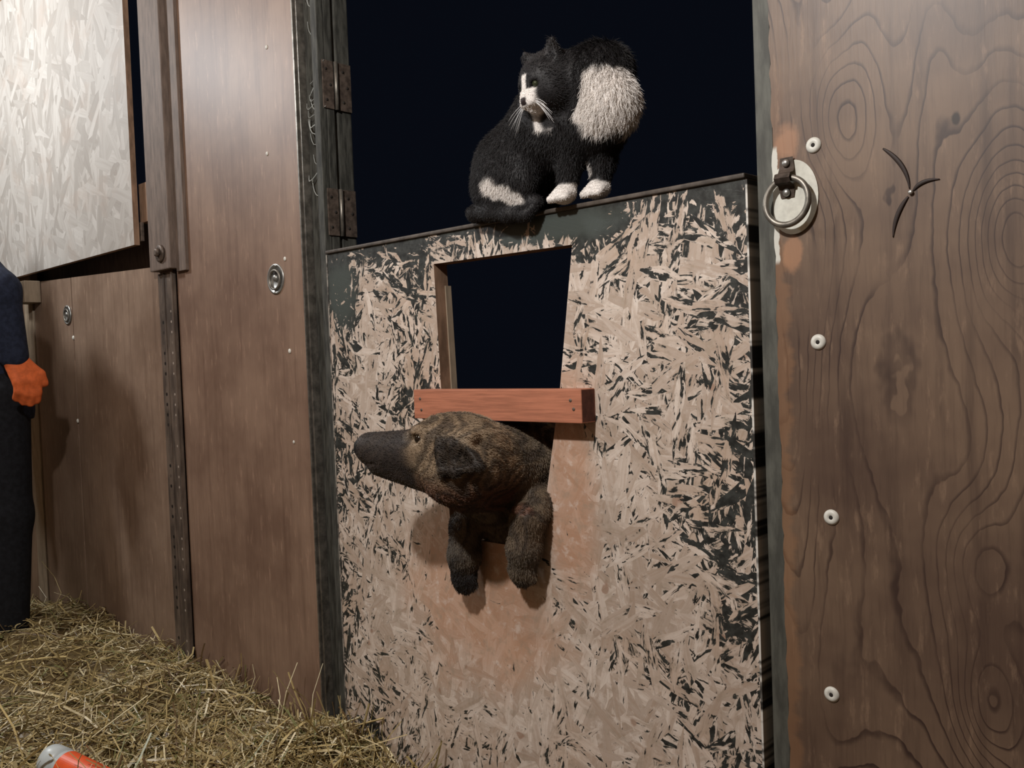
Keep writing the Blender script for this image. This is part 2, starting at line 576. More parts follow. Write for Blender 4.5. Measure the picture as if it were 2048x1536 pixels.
bm = bmesh.new()
add_box(bm, -6.2, 2.2, -3.2, 0.20, FLOOR - 0.06, FLOOR)
structure('floor', bm, M['dirt'])
bm = bmesh.new()
add_box(bm, -6.2, 2.2, 0.20, 3.0, FLOOR - 0.06, FLOOR)
structure('ground_outside', bm, M['night_ground'])
bm = bmesh.new()
add_box(bm, -6.2, 2.2, -3.2, 0.14, 2.75, 2.82)
structure('ceiling', bm, M['room'])
bm = bmesh.new()
add_box(bm, -6.2, 2.2, -3.26, -3.2, FLOOR, 2.75)
structure('wall_back', bm, M['room'])
bm = bmesh.new()
add_box(bm, -6.26, -6.2, -3.2, 0.14, FLOOR, 2.75)
structure('wall_end', bm, M['room'])
bm = bmesh.new()
add_box(bm, 2.2, 2.26, -3.2, 0.14, FLOOR, 2.75)
structure('wall_near', bm, M['room'])

# right-hand plywood wall
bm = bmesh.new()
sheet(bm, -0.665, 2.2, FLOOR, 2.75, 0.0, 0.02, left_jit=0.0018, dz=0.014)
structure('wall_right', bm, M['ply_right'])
# middle plywood wall between the far strap and the doorway
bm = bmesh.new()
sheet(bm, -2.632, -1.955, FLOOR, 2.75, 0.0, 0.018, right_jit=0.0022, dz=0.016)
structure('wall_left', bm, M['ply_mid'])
# two plywood sheets below the shutter
bm = bmesh.new()
for xa, xb, ya in ((-3.462, -2.66, 0.0), (-3.86, -3.474, 0.002)):
    fs = add_box(bm, xa, xb, ya, 0.018, FLOOR, 1.0)
    for v in {v for f in fs for v in f.verts}:
        if v.co.z > 0.9:
            v.co.z = 1.229 + (v.co.x + 3.86) * (-0.0395)  # top cut aslant, the gap stands in for the shutter's shadow
structure('wall_far', bm, M['ply_far'])
bm = bmesh.new()
sheet(bm, -6.2, -3.95, FLOOR, 2.75, 0.02, 0.05, dz=0.3)
structure('wall_end_bay', bm, M['room'])
bm = bmesh.new()
add_box(bm, -4.70, -2.70, 0.085, 0.110, FLOOR, 1.36)  # board added behind the gap so the wedge under the shutter reads dark
structure('gap_backing', bm, M['post'])
bm = bmesh.new()
add_box(bm, -3.95, -2.60, 0.0, 0.04, 2.42, 2.75)
structure('wall_lintel', bm, M['room'])
# pale batten at the far end
bm = bmesh.new()
add_box(bm, -3.96, -3.864, -0.004, 0.03, FLOOR, 1.232, 0.003)
structure('trim_1', bm, M['batten'])
bm = bmesh.new()
add_box(bm, -3.90, -3.775, -0.06, 0.0, 1.143, 1.228, 0.003)
tag(bm_obj('wood_block', bm, M['batten']), 'small pale wooden block fixed under the far lower corner of the shutter', 'wooden block')

# post beside the shutter
bm = bmesh.new()
add_box(bm, -2.750, -2.612, -0.030, 0.03, 1.166, 2.75, 0.004)
add_box(bm, -2.6115, -2.552, -0.011, 0.0, 1.156, 2.75, 0.002)
structure('trim_2', bm, M['post'])
# perforated strap below it
bm = bmesh.new()
add_box(bm, -2.745, -2.640, -0.008, 0.0, FLOOR, 1.16, 0.002)
add_box(bm, -2.648, -2.640, -0.014, -0.008, FLOOR, 1.16)
add_box(bm, -2.708, -2.700, -0.0105, -0.008, FLOOR, 1.16)
structure('trim_3', bm, M['perf'])
# thin metal angle on the edge of the middle wall
bm = bmesh.new()
add_box(bm, -1.954, -1.949, -0.002, 0.03, FLOOR, 2.75)
add_box(bm, -1.945, -1.938, 0.003, 0.03, FLOOR, 2.75)
structure('trim_4', bm, M['steel_dark'])

# left door post: face, groove, stop
bm = bmesh.new()
add_box(bm, -1.936, -1.853, 0.022, 0.046, FLOOR, 2.75, 0.003)
add_box(bm, -1.936, -1.862, 0.046, 0.056, FLOOR, 2.75)
add_box(bm, -1.936, -1.855, 0.056, 0.098, FLOOR, 2.75, 0.003)
add_box(bm, -1.878, -1.853, 0.002, 0.022, FLOOR, 2.75, 0.002)
structure('trim_5', bm, M['jamb'])
# right door post
bm = bmesh.new()
add_box(bm, -0.694, -0.60, 0.022, 0.12, FLOOR, 2.75, 0.003)
add_box(bm, -0.694, -0.666, 0.004, 0.022, FLOOR, 2.75, 0.002)
structure('trim_6', bm, M['jamb_grey'])
bm = bmesh.new()
add_box(bm, -1.95, -0.6, 0.0, 0.14, 2.42, 2.75)
structure('trim_7', bm, M['jamb'])


def hinge(z0, z1, label):
    t = thing('butt_hinge', (-1.853, 0.05, z0), label, 'hinge', 'hinges on the door post')
    zm0, zm1 = z0, z1
    for y0, y1 in ((0.012, 0.044), (0.060, 0.097)):
        bm = bmesh.new()
        add_box(bm, -1.8545, -1.850, y0, y1, zm0, zm1, 0.001)
        for k in range(3):
            zc = zm0 + (zm1 - zm0) * (0.18 + 0.32 * k)
            add_lathe(bm, (-1.850, (y0 + y1) / 2 + (0.006 if k % 2 else -0.006), zc), (1, 0, 0), [(0, 0.004), (0.001, 0.0035), (0.0014, 0.001)], 10, 1)
        bm_obj('hinge_leaf', bm, [M['rust'], M['black_hole']], t)
    bm = bmesh.new()
    add_lathe(bm, (-1.850, 0.052, zm0), (0, 0, 1), [(0, 0.0055), (zm1 - zm0, 0.0055)], 12)
    bm_obj('hinge_knuckle', bm, M['steel_dark'], t, True)
    return t


hinge(1.488, 1.606, 'upper rusty hinge high on the left door post, above the cat')
hinge(1.176, 1.292, 'lower rusty hinge on the left door post, just above the half door')


# dusty cobwebs on the front of the left door post
bm = bmesh.new()
for k in range(16):
    z = 1.30 + 0.55 * random.random()
    x0 = -1.935 + 0.03 * random.random()
    x1 = x0 + 0.02 + 0.05 * random.random()
    dz = (random.random() - 0.5) * 0.10
    pts = []
    for i in range(7):
        f = i / 6
        pts.append((x0 + (x1 - x0) * f, 0.016 - 0.010 * math.sin(PI * f), z + dz * f - 0.02 * math.sin(PI * f) + 0.004 * (random.random() - 0.5)))
    add_tube(bm, pts, 0.0006 + 0.0008 * random.random(), 5)
tag(bm_obj('cobweb', bm, plain('dusty_web', (0.30, 0.31, 0.29), 0.9), None, True), 'dusty grey cobweb threads down the left door post', 'cobweb', None, 'stuff')


# ------------------------------------------------------------------ half door
def build_door():
    x0, x1, z0, z1, y0, y1 = -1.847, -0.712, -0.10, 1.128, 0.0, 0.038
    outer = [(x0, z0), (x1, z0), (x1, z1), (x0, z1)]
    hole = [(-1.436, 0.480), (-1.180, 0.480), (-1.112, 0.799), (-1.070, 1.064), (-1.457, 1.066), (-1.449, 0.80)]
    bm = bmesh.new()

    def ring(pts, y):
        return [bm.verts.new((x, y, z)) for x, z in pts]
    for y, flip in ((y0, False), (y1, True)):
        o = ring(outer, y)
        h = ring(hole, y)
        quads = [(o[0], o[1], h[1], h[0]), (o[1], o[2], h[3], h[2]), (o[1], h[2], h[1]), (o[2], o[3], h[4], h[3]),
                 (o[3], o[0], h[5], h[4]), (o[0], h[0], h[5])]
        for q in quads:
            f = bm.faces.new(q)
            f.material_index = 0
        if not flip:
            of, hf = o, h
        else:
            ob, hb = o, h
    for a, b in ((of, ob), (hf, hb)):
        for k in range(len(a)):
            f = bm.faces.new((a[k], a[(k + 1) % len(a)], b[(k + 1) % len(a)], b[k]))
            f.material_index = 1
    door = bm_obj('door_1', bm, [M['osb'], M['osb_edge']])
    door['kind'] = 'structure'
    door['label'] = 'half door of scraped black painted strand board with a cut hole'
    # edge strip along the top
    bm = bmesh.new()
    add_box(bm, x0 - 0.001, x1 + 0.001, -0.005, 0.043, z1, z1 + 0.0085, 0.003, 3)
    bm_obj('top_edge_strip', bm, M['cap'], door)
    # worn pale line of the right and left edges
    m = Mat('worn_edge_paint')
    m.pos()
    n = m.noise(m.xyz(0, 0, m.Z), 9.0, 4, 0.7)
    w = m.step(n, 0.46, 0.53)
    bm = bmesh.new()
    add_box(bm, x1, x1 + 0.0035, -0.001, 0.036, z0, z1 - 0.002)
    bm_obj('edge_trim', bm, m.out(m.mix(w, (0.03, 0.028, 0.025), (0.70, 0.68, 0.63)), 0.5), door)
    m = Mat('worn_left_edge')
    m.pos()
    n = m.noise(m.xyz(0, 0, m.Z), 14.0, 4, 0.7)
    bm = bmesh.new()
    add_box(bm, x0 - 0.003, x0, -0.0015, 0.036, z0, z1 - 0.002)
    bm_obj('edge_trim', bm, m.out(m.mix(m.step(n, 0.42, 0.55), (0.05, 0.045, 0.04), (0.34, 0.31, 0.27)), 0.5), door)
    # lighter lining strip at the back of the hole's left side
    bm = bmesh.new()
    vs = []
    for (x, z) in ((-1.4565, 1.02), (-1.449, 0.80), (-1.436, 0.483)):
        vs.append([bm.verts.new((x + dx, y, z)) for dx, y in ((0, 0.028), (0.004, 0.028), (0.004, 0.044), (0, 0.044))])
    for a, b in zip(vs, vs[1:]):
        for k in range(4):
            bm.faces.new((a[k], a[(k + 1) % 4], b[(k + 1) % 4], b[k]))
    bm.faces.new(vs[0])
    bm.faces.new(vs[-1])
    bm_obj('hole_lining', bm, M['batten'], door)
    # cross board
    bm = bmesh.new()
    fs = add_box(bm, -1.494, -1.0285, -0.040, -0.0005, 0.7355, 0.7975, 0.0018)
    bm.normal_update()
    for f in bm.faces:
        if f.normal.x > 0.7 and f.calc_area() > 1e-4:
            f.material_index = 1
    cb = bm_obj('cross_board', bm, [M['fir'], M['fir_end']], door)
    cb['label'] = 'reddish bare wood board nailed across the hole'
    for x, z in ((-1.473, 0.778), (-1.470, 0.754), (-1.054, 0.777), (-1.047, 0.761)):
        bm = bmesh.new()
        add_lathe(bm, (x, -0.040, z), (0, -1, 0), [(-0.001, 0.0036), (0.0004, 0.0034), (0.0010, 0.0018)], 12)
        bm_obj('screw', bm, M['rust'], cb, True)
    return door


DOOR = build_door()


# ------------------------------------------------------------------ shutter, hardware
def build_shutter():
    # lies proud of the wall, its free edge towards the post
    L = Vector((-4.55, -0.034, 1.252))
    Rr = Vector((-2.846, -0.032, 1.262))
    t = thing('window_shutter', L, 'large pale strand board shutter standing proud of the far wall', 'shutter')
    d = (Rr - L)
    ln = d.length
    d.normalize()
    nrm = Vector((-d.y, d.x, 0))
    if nrm.y < 0:
        nrm = -nrm
    bm = bmesh.new()
    th = 0.018
    n = 60
    rows = []
    for i in range(2):
        z = (0.0, 1.10)[i]
        rows.append([[bm.verts.new(L + d * s + nrm * w + Vector((0, 0, z))) for w in (0, th)] for s in (0, ln)])
    a, b = rows
    for f, mi in (((a[0][0], a[1][0], b[1][0], b[0][0]), 0), ((a[0][1], b[0][1], b[1][1], a[1][1]), 0),
                  ((a[1][0], a[1][1], b[1][1], b[1][0]), 1), ((a[0][0], b[0][0], b[0][1], a[0][1]), 1),
                  ((a[0][0], a[0][1], a[1][1], a[1][0]), 1), ((b[0][0], b[1][0], b[1][1], b[0][1]), 1)):
        bm.faces.new(f).material_index = mi
    bm_obj('panel', bm, [M['shutter'], M['osb_edge']], t)
    # small catch at the lower corner of the free edge
    bm = bmesh.new()
    c = Rr + nrm * 0.020
    add_box(bm, c.x - 0.020, c.x + 0.006, c.y + 0.001, c.y + 0.012, 1.275, 1.335, 0.002)
    bm_obj('catch', bm, M['rust'], t)


build_shutter()
bm = bmesh.new()
add_box(bm, -2.87, -2.75, 0.000, 0.028, 1.335, 1.46, 0.002)
structure('trim_8', bm, M['osb_edge'])

# bolt at the foot of the post
t = thing('hook_bolt', (-2.668, -0.03, 1.19), 'dark rusty bolt head at the foot of the brown post', 'bolt')
bm = bmesh.new()
add_lathe(bm, (-2.668, -0.03, 1.216), (0, -1, 0), [(0, 0.026), (0.006, 0.027), (0.009, 0.022), (0.009, 0.014)], 18)
bm_obj('washer_plate', bm, M['rust'], t, True)
bm = bmesh.new()
add_lathe(bm, (-2.666, -0.039, 1.218), (0, -1, 0), [(0, 0.014), (0.009, 0.014), (0.012, 0.008)], 6)
bm_obj('bolt_head', bm, M['rust'], t)


def flush_pull(x, z, r, label):
    t = thing('flush_ring_pull', (x, 0.0, z - r), label, 'ring pull', 'round flush pulls on the plywood walls')
    bm = bmesh.new()
    add_lathe(bm, (x, 0.0, z), (0, -1, 0), [(0, r), (0.0025, r), (0.0035, r * 0.94), (0.003, r * 0.86), (0.0008, r * 0.82), (0.0006, r * 0.05)], 40, cap=False)
    bm_obj('cup', bm, M['steel'], t, True)
    bm = bmesh.new()
    pts = [(x + math.cos(a) * r * 0.62, -0.0045, z - r * 0.05 + math.sin(a) * r * 0.62) for a in [2 * PI * k / 36 for k in range(36)]]
    add_tube(bm, pts, r * 0.085, 8, True)
    bm_obj('ring', bm, M['steel_dark'], t, True)
    bm = bmesh.new()
    add_lathe(bm, (x + 0.003, 0, z + 0.002), (0, -1, 0), [(0.0005, r * 0.24), (0.006, r * 0.22), (0.008, r * 0.16)], 16)
    bm_obj('centre_boss', bm, M['steel'], t, True)
    for dx, dz in ((0.1, 0.86), (-0.1, -0.88)):
        bm = bmesh.new()
        add_lathe(bm, (x + dx * r, 0, z + dz * r), (0, -1, 0), [(0.001, r * 0.09), (0.004, r * 0.085), (0.005, r * 0.04)], 10)
        bm_obj('screw', bm, M['steel'], t, True)
    bm = bmesh.new()
    add_box(bm, x - r * 0.16, x + r * 0.16, -0.006, -0.001, z + r * 0.15, z + r * 0.66, 0.001)
    bm_obj('hasp', bm, M['black_hole'], t)


flush_pull(-2.080, 1.088, 0.040, 'round steel flush pull on the plywood left of the half door')
flush_pull(-3.515, 1.079, 0.036, 'round dark flush pull on the far plywood below the shutter')


def paint_drop(x, z, r, label):
    bm = bmesh.new()
    bmesh.ops.create_uvsphere(bm, u_segments=12, v_segments=8, radius=r,
                              matrix=Matrix.Translation((x, -0.0005, z)) @ Matrix.Diagonal((1, 0.6, 1.15, 1)))
    tag(bm_obj('nail_head', bm, M['washer'], None, True), label, 'nail')


paint_drop(-2.033, 1.136, 0.005, 'pale nail head touching the upper rim of the steel flush pull')
paint_drop(-2.030, 0.897, 0.0055, 'lone pale nail head below the steel flush pull')
paint_drop(-2.095, 1.418, 0.005, 'pale nail head high on the plywood left of the doorway, lower of two')
paint_drop(-2.075, 1.690, 0.005, 'pale nail head near the top of the plywood left of the doorway')
paint_drop(-2.03, 0.66, 0.004, 'tiny pale nail head low beside the edge of the left plywood')


paint_drop(-3.468, 0.992, 0.007, 'pale nail head on the far plywood seam, just below the dark flush pull')
paint_drop(-3.468, 0.684, 0.007, 'pale nail head on the far plywood seam, lower down at glove height')


def washer(x, z, label):
    t = thing('washer_screw', (x, 0, z - 0.0115), label, 'screw', 'white washer screws down the right plywood')
    bm = bmesh.new()
    add_lathe(bm, (x, 0, z), (0, -1, 0), [(0, 0.0118), (0.0012, 0.0118), (0.0035, 0.0085), (0.0042, 0.0045), (0.0030, 0.0032), (0.0030, 0.0004)], 24, cap=False)
    bm_obj('washer', bm, M['washer'], t, True)
    bm = bmesh.new()
    add_lathe(bm, (x, 0, z), (0, -1, 0), [(0.0026, 0.0034), (0.0034, 0.0030), (0.0034, 0.0010)], 12)
    bm_obj('screw_head', bm, M['black_hole'], t)


washer(-0.598, 1.158, 'topmost white washer screw, above the iron ring on the right plywood')
washer(-0.599, 0.865, 'white washer screw on the right plywood, first below the iron ring')
washer(-0.586, 0.602, 'white washer screw on the right plywood, second below the iron ring')
washer(-0.593, 0.332, 'lowest white washer screw near the foot of the right plywood')

# iron ring
t = thing('iron_ring_handle', (-0.630, 0, 1.03), 'rusty iron ring on a riveted strap over a round white plate', 'ring handle')
bm = bmesh.new()
vs0 = []
for k in range(40):
    a = 2 * PI * k / 40
    vs0.append((max(-0.6645, -0.632 + 0.040 * math.cos(a)), 1.086 + 0.056 * math.sin(a)))
top = [bm.verts.new((x, -0.0022, z)) for x, z in vs0]
bot = [bm.verts.new((x, 0.0, z)) for x, z in vs0]
bm.faces.new(top)
for k in range(40):
    try:
        bm.faces.new((top[k], top[(k + 1) % 40], bot[(k + 1) % 40], bot[k]))
    except ValueError:
        pass
bmesh.ops.remove_doubles(bm, verts=bm.verts[:], dist=1e-5)
o = bm_obj('backing_plate', bm, M['white_plate'], t)
o['label'] = 'worn white round plate'
bm = bmesh.new()
add_tube(bm, [(-0.636 + 0.0345 * math.cos(a), -0.015 + 0.003 * math.sin(a), 1.079 + 0.0355 * math.sin(a))
              for a in [2 * PI * k / 48 for k in range(48)]], 0.0048, 10, True)
bm_obj('ring', bm, M['steel_dark'], t, True)
bm = bmesh.new()
prof = [(-0.004, 1.147), (-0.005, 1.129), (-0.008, 1.124), (-0.019, 1.121), (-0.0225, 1.114), (-0.019, 1.107), (-0.008, 1.104), (-0.005, 1.099), (-0.004, 1.086)]
rows = []
for i, (y, z) in enumerate(prof):
    w = 0.0125 if i not in (0, len(prof) - 1) else 0.0105
    rows.append([bm.verts.new((-0.640 - w, y, z)), bm.verts.new((-0.640 + w, y, z))])
for a, b in zip(rows, rows[1:]):
    bm.faces.new((a[0], a[1], b[1], b[0]))
bmesh.ops.solidify(bm, geom=bm.faces[:], thickness=0.0022)
bm_obj('strap', bm, M['rust'], t)
for z, y in ((1.138, -0.0055), (1.0935, -0.0060)):
    bm = bmesh.new()
    add_lathe(bm, (-0.640, y, z), (0, -1, 0), [(0, 0.0062), (0.003, 0.0055), (0.0048, 0.003), (0.0052, 0.0006)], 14)
    bm_obj('rivet', bm, M['steel'], t, True)

# dark curved slivers fanned round a nail
t = thing('curved_slivers', (-0.459, 0, 1.069), 'three curved dark slivers fanned round a small nail on the right plywood', 'sliver')


def shard(pts, w):
    pts = [Vector((x, -0.0015, z)) for x, z in pts]
    # smooth the polyline, taper both ends
    q = []
    for i in range(25):
        s = i / 24
        a = pts[0].lerp(pts[1], s)
        b = pts[1].lerp(pts[2], s)
        q.append(a.lerp(b, s))
    bm = bmesh.new()
    rad = [max(0.0004, w * math.sin(PI * min(1, (i + 1) / 26) ** 0.8) ** 0.7) for i in range(25)]
    add_tube(bm, q, rad, 8)
    for v in bm.verts:
        v.co.y = -0.0002 + (v.co.y + 0.0015) * 0.35 - 0.001
    bm_obj('strand', bm, M['dark_shard'], t, True)


shard([(-0.496, 1.134), (-0.463, 1.108), (-0.461, 1.072)], 0.0034)
shard([(-0.456, 1.069), (-0.446, 1.083), (-0.421, 1.079)], 0.0030)
shard([(-0.463, 1.062), (-0.483, 1.040), (-0.485, 1.008)], 0.0034)
bm = bmesh.new()
add_lathe(bm, (-0.459, 0, 1.067), (0, -1, 0), [(0, 0.0034), (0.004, 0.0032), (0.005, 0.0018)], 12)
bm_obj('nail', bm, M['steel'], t, True)


# ------------------------------------------------------------------ implicit bodies
class Field:
    def __init__(s, lo, hi, h):
        s.lo = np.array(lo, np.float32)
        s.h = h
        s.n = [int(round((b - a) / h)) + 1 for a, b in zip(lo, hi)]
        s.F = np.full(s.n, 9.0, np.float32)

    def win(s, lo, hi, pad):
        i0 = np.clip(np.floor((np.array(lo) - pad - s.lo) / s.h).astype(int), 0, np.array(s.n))
        i1 = np.clip(np.ceil((np.array(hi) + pad - s.lo) / s.h).astype(int) + 1, 0, np.array(s.n))
        sl = tuple(slice(a, b) for a, b in zip(i0, i1))
        ax = [s.lo[d] + s.h * np.arange(i0[d], i1[d], dtype=np.float32) for d in range(3)]
        return sl, np.meshgrid(*ax, indexing='ij', sparse=True)

    def blend(s, sl, d, k, sub=False):
        A = s.F[sl]
        if sub:
            d = -d
            hh = np.maximum(k - np.abs(A - d), 0) / k
            s.F[sl] = np.maximum(A, d) + hh * hh * k * 0.25
        else:
            hh = np.maximum(k - np.abs(A - d), 0) / k
            s.F[sl] = np.minimum(A, d) - hh * hh * k * 0.25

    def cap(s, a, b, ra, rb, k=0.02, sub=False):
        a = np.array(a, np.float32)
        b = np.array(b, np.float32)
        rm = max(ra, rb)
        sl, (x, y, z) = s.win(np.minimum(a, b) - rm, np.maximum(a, b) + rm, k + 3 * s.h)
        if 0 in s.F[sl].shape:
            return
        ab = b - a
        t = ((x - a[0]) * ab[0] + (y - a[1]) * ab[1] + (z - a[2]) * ab[2]) / max(1e-9, float(ab @ ab))
        t = np.clip(t, 0, 1)
        d = np.sqrt((x - a[0] - t * ab[0]) ** 2 + (y - a[1] - t * ab[1]) ** 2 + (z - a[2] - t * ab[2]) ** 2) - (ra + (rb - ra) * t)
        s.blend(sl, d, k, sub)

    def chain(s, pts, rads, k=0.015):
        for (a, b, ra, rb) in zip(pts, pts[1:], rads, rads[1:]):
            s.cap(a, b, ra, rb, k)

    def ell(s, c, r, k=0.02, ax=None, sub=False):
        c = np.array(c, np.float32)
        r = np.array(r, np.float32)
        A = np.eye(3, dtype=np.float32) if ax is None else np.array(ax, np.float32)
        ext = np.sqrt(((A * r[:, None]) ** 2).sum(0))
        sl, (x, y, z) = s.win(c - ext, c + ext, k + 3 * s.h)
        if 0 in s.F[sl].shape:
            return
        dx, dy, dz = x - c[0], y - c[1], z - c[2]
        q = [(A[i][0] * dx + A[i][1] * dy + A[i][2] * dz) for i in range(3)]
        k0 = np.sqrt((q[0] / r[0]) ** 2 + (q[1] / r[1]) ** 2 + (q[2] / r[2]) ** 2)
        k1 = np.sqrt((q[0] / r[0] ** 2) ** 2 + (q[1] / r[1] ** 2) ** 2 + (q[2] / r[2] ** 2) ** 2)
        d = k0 * (k0 - 1.0) / np.maximum(k1, 1e-6)
        d = np.where(k0 < 1e-4, -r.min(), d)
        s.blend(sl, d.astype(np.float32), k, sub)

    def mesh(s, smooth=2):
        F = s.F
        ins = F < 0
        nx, ny, nz = F.shape
        c = [ins[i:nx - 1 + i, j:ny - 1 + j, k:nz - 1 + k] for i in (0, 1) for j in (0, 1) for k in (0, 1)]
        anyc = c[0].copy()
        allc = c[0].copy()
        for q in c[1:]:
            anyc |= q
            allc &= q
        mask = anyc & ~allc
        I = np.argwhere(mask)
        idx = np.full(mask.shape, -1, np.int64)
        idx[mask] = np.arange(len(I))
        off = np.array([(i, j, k) for i in (0, 1) for j in (0, 1) for k in (0, 1)])
        val = np.stack([F[I[:, 0] + o[0], I[:, 1] + o[1], I[:, 2] + o[2]] for o in off], 1)
        acc = np.zeros((len(I), 3))
        cnt = np.zeros(len(I))
        for p in range(8):
            for q in range(p + 1, 8):
                if np.abs(off[p] - off[q]).sum() != 1:
                    continue
                m = (val[:, p] < 0) != (val[:, q] < 0)
                t = val[m, p] / (val[m, p] - val[m, q])
                acc[m] += off[p] + (off[q] - off[p]) * t[:, None]
                cnt[m] += 1
        V = s.lo + s.h * (I + acc / cnt[:, None])
        Q = []
        for d in range(3):
            e, g = [x for x in range(3) if x != d]
            sl0 = [slice(None)] * 3
            sl1 = [slice(None)] * 3
            sl0[d] = slice(0, -1)
            sl1[d] = slice(1, None)
            A = ins[tuple(sl0)]
            B = ins[tuple(sl1)]
            E = np.argwhere(A != B)
            ok = (E[:, e] > 0) & (E[:, g] > 0) & (E[:, e] < F.shape[e] - 1) & (E[:, g] < F.shape[g] - 1)
            E = E[ok]

            def cell(de, dg):
                q = E.copy()
                q[:, e] -= de
                q[:, g] -= dg
                return idx[q[:, 0], q[:, 1], q[:, 2]]
            quad = np.stack([cell(1, 1), cell(0, 1), cell(0, 0), cell(1, 0)], 1)
            sgn = A[E[:, 0], E[:, 1], E[:, 2]]
            if d == 1:
                sgn = ~sgn
            quad[~sgn] = quad[~sgn][:, ::-1]
            Q.append(quad)
        Q = np.concatenate(Q)
        Q = Q[(Q >= 0).all(1)]
        ed = np.concatenate([Q[:, [0, 1]], Q[:, [1, 2]], Q[:, [2, 3]], Q[:, [3, 0]]])
        for _ in range(smooth):
            S = np.zeros_like(V)
            N = np.zeros(len(V))
            for a, b in ((0, 1), (1, 0)):
                for ax in range(3):
                    S[:, ax] += np.bincount(ed[:, a], V[ed[:, b], ax], len(V))
                N += np.bincount(ed[:, a], minlength=len(V))
            V = V * 0.5 + 0.5 * S / np.maximum(N, 1)[:, None]
        return V, Q


_perm = np.random.default_rng(3).random((32, 32, 32)).astype(np.float32)


def vnoise(P, scale):
    q = np.asarray(P, float) * scale
    i = np.floor(q).astype(int)
    f = q - i
    f = f * f * (3 - 2 * f)
    r = 0
    for dx in (0, 1):
        for dy in (0, 1):
            for dz in (0, 1):
                w = (f[:, 0] if dx else 1 - f[:, 0]) * (f[:, 1] if dy else 1 - f[:, 1]) * (f[:, 2] if dz else 1 - f[:, 2])
                r = r + w * _perm[(i[:, 0] + dx) % 32, (i[:, 1] + dy) % 32, (i[:, 2] + dz) % 32]
    return r


def sm(v, a, b):
    t = np.clip((v - a) / (b - a), 0, 1)
    return t * t * (3 - 2 * t)


def lerp(a, b, t):
    return np.asarray(a) * (1 - t[:, None]) + np.asarray(b) * t[:, None]


def fur(name, V, Q, n, length, flow, color, parent, keep=None, radius=0.00035, lift=0.45, mat='fur'):
    T = np.concatenate([Q[:, [0, 1, 2]], Q[:, [0, 2, 3]]])
    a, b, c = V[T[:, 0]], V[T[:, 1]], V[T[:, 2]]
    cr = np.cross(b - a, c - a)
    ar = np.linalg.norm(cr, axis=1)
    if keep is not None:
        ar = ar * keep((a + b + c) / 3)
    pick = RNG.choice(len(T), n, p=ar / ar.sum())
    u = RNG.random((n, 2))
    fl = u.sum(1) > 1
    u[fl] = 1 - u[fl]
    P = a[pick] + (b - a)[pick] * u[:, :1] + (c - a)[pick] * u[:, 1:]
    N = cr[pick] / np.maximum(np.linalg.norm(cr[pick], axis=1), 1e-12)[:, None]
    D = flow(P)
    D = D - N * (D * N).sum(1)[:, None]
    D /= np.maximum(np.linalg.norm(D, axis=1), 1e-9)[:, None]
    D = D + RNG.normal(0, 0.28, D.shape)
    D = D * (1 - lift) + N * lift
    D /= np.linalg.norm(D, axis=1)[:, None]
    L = length(P) * (0.6 + 0.6 * RNG.random(n))
    droop = -N * (0.25 * L)[:, None]
    pts = np.stack([P - N * 0.0006, P + D * (L * 0.5)[:, None], P + D * L[:, None] + droop * (1 - lift)], 1)
    off = Vector((0, 0, 0))
    p = parent
    while p is not None:
        off += p.location
        p = p.parent
    pts = pts - np.array(off)
    hc = bpy.data.hair_curves.new(name)
    hc.add_curves([3] * n)
    hc.attributes['position'].data.foreach_set('vector', pts.astype(np.float32).ravel())
    ra = hc.attributes.get('radius') or hc.attributes.new('radius', 'FLOAT', 'POINT')
    rr = np.tile(np.array([1.0, 0.8, 0.15], np.float32) * radius, n)
    ra.data.foreach_set('value', rr)
    ca = hc.attributes.new('coat', 'FLOAT_COLOR', 'CURVE')
    cc = np.ones((n, 4), np.float32)
    cc[:, :3] = color(P) * (0.75 + 0.5 * RNG.random((n, 1)))
    ca.data.foreach_set('color', cc.ravel())
    hc.materials.append(M[mat])
    o = bpy.data.objects.new(name, hc)
    COL.objects.link(o)
    o.parent = parent
    return o


def frame(a, up=(0, 0, 1)):
    a = np.array(a, float)
    a /= np.linalg.norm(a)
    n = np.cross(a, up)
    n /= np.linalg.norm(n)
    u = np.cross(n, a)
    return a, n, u


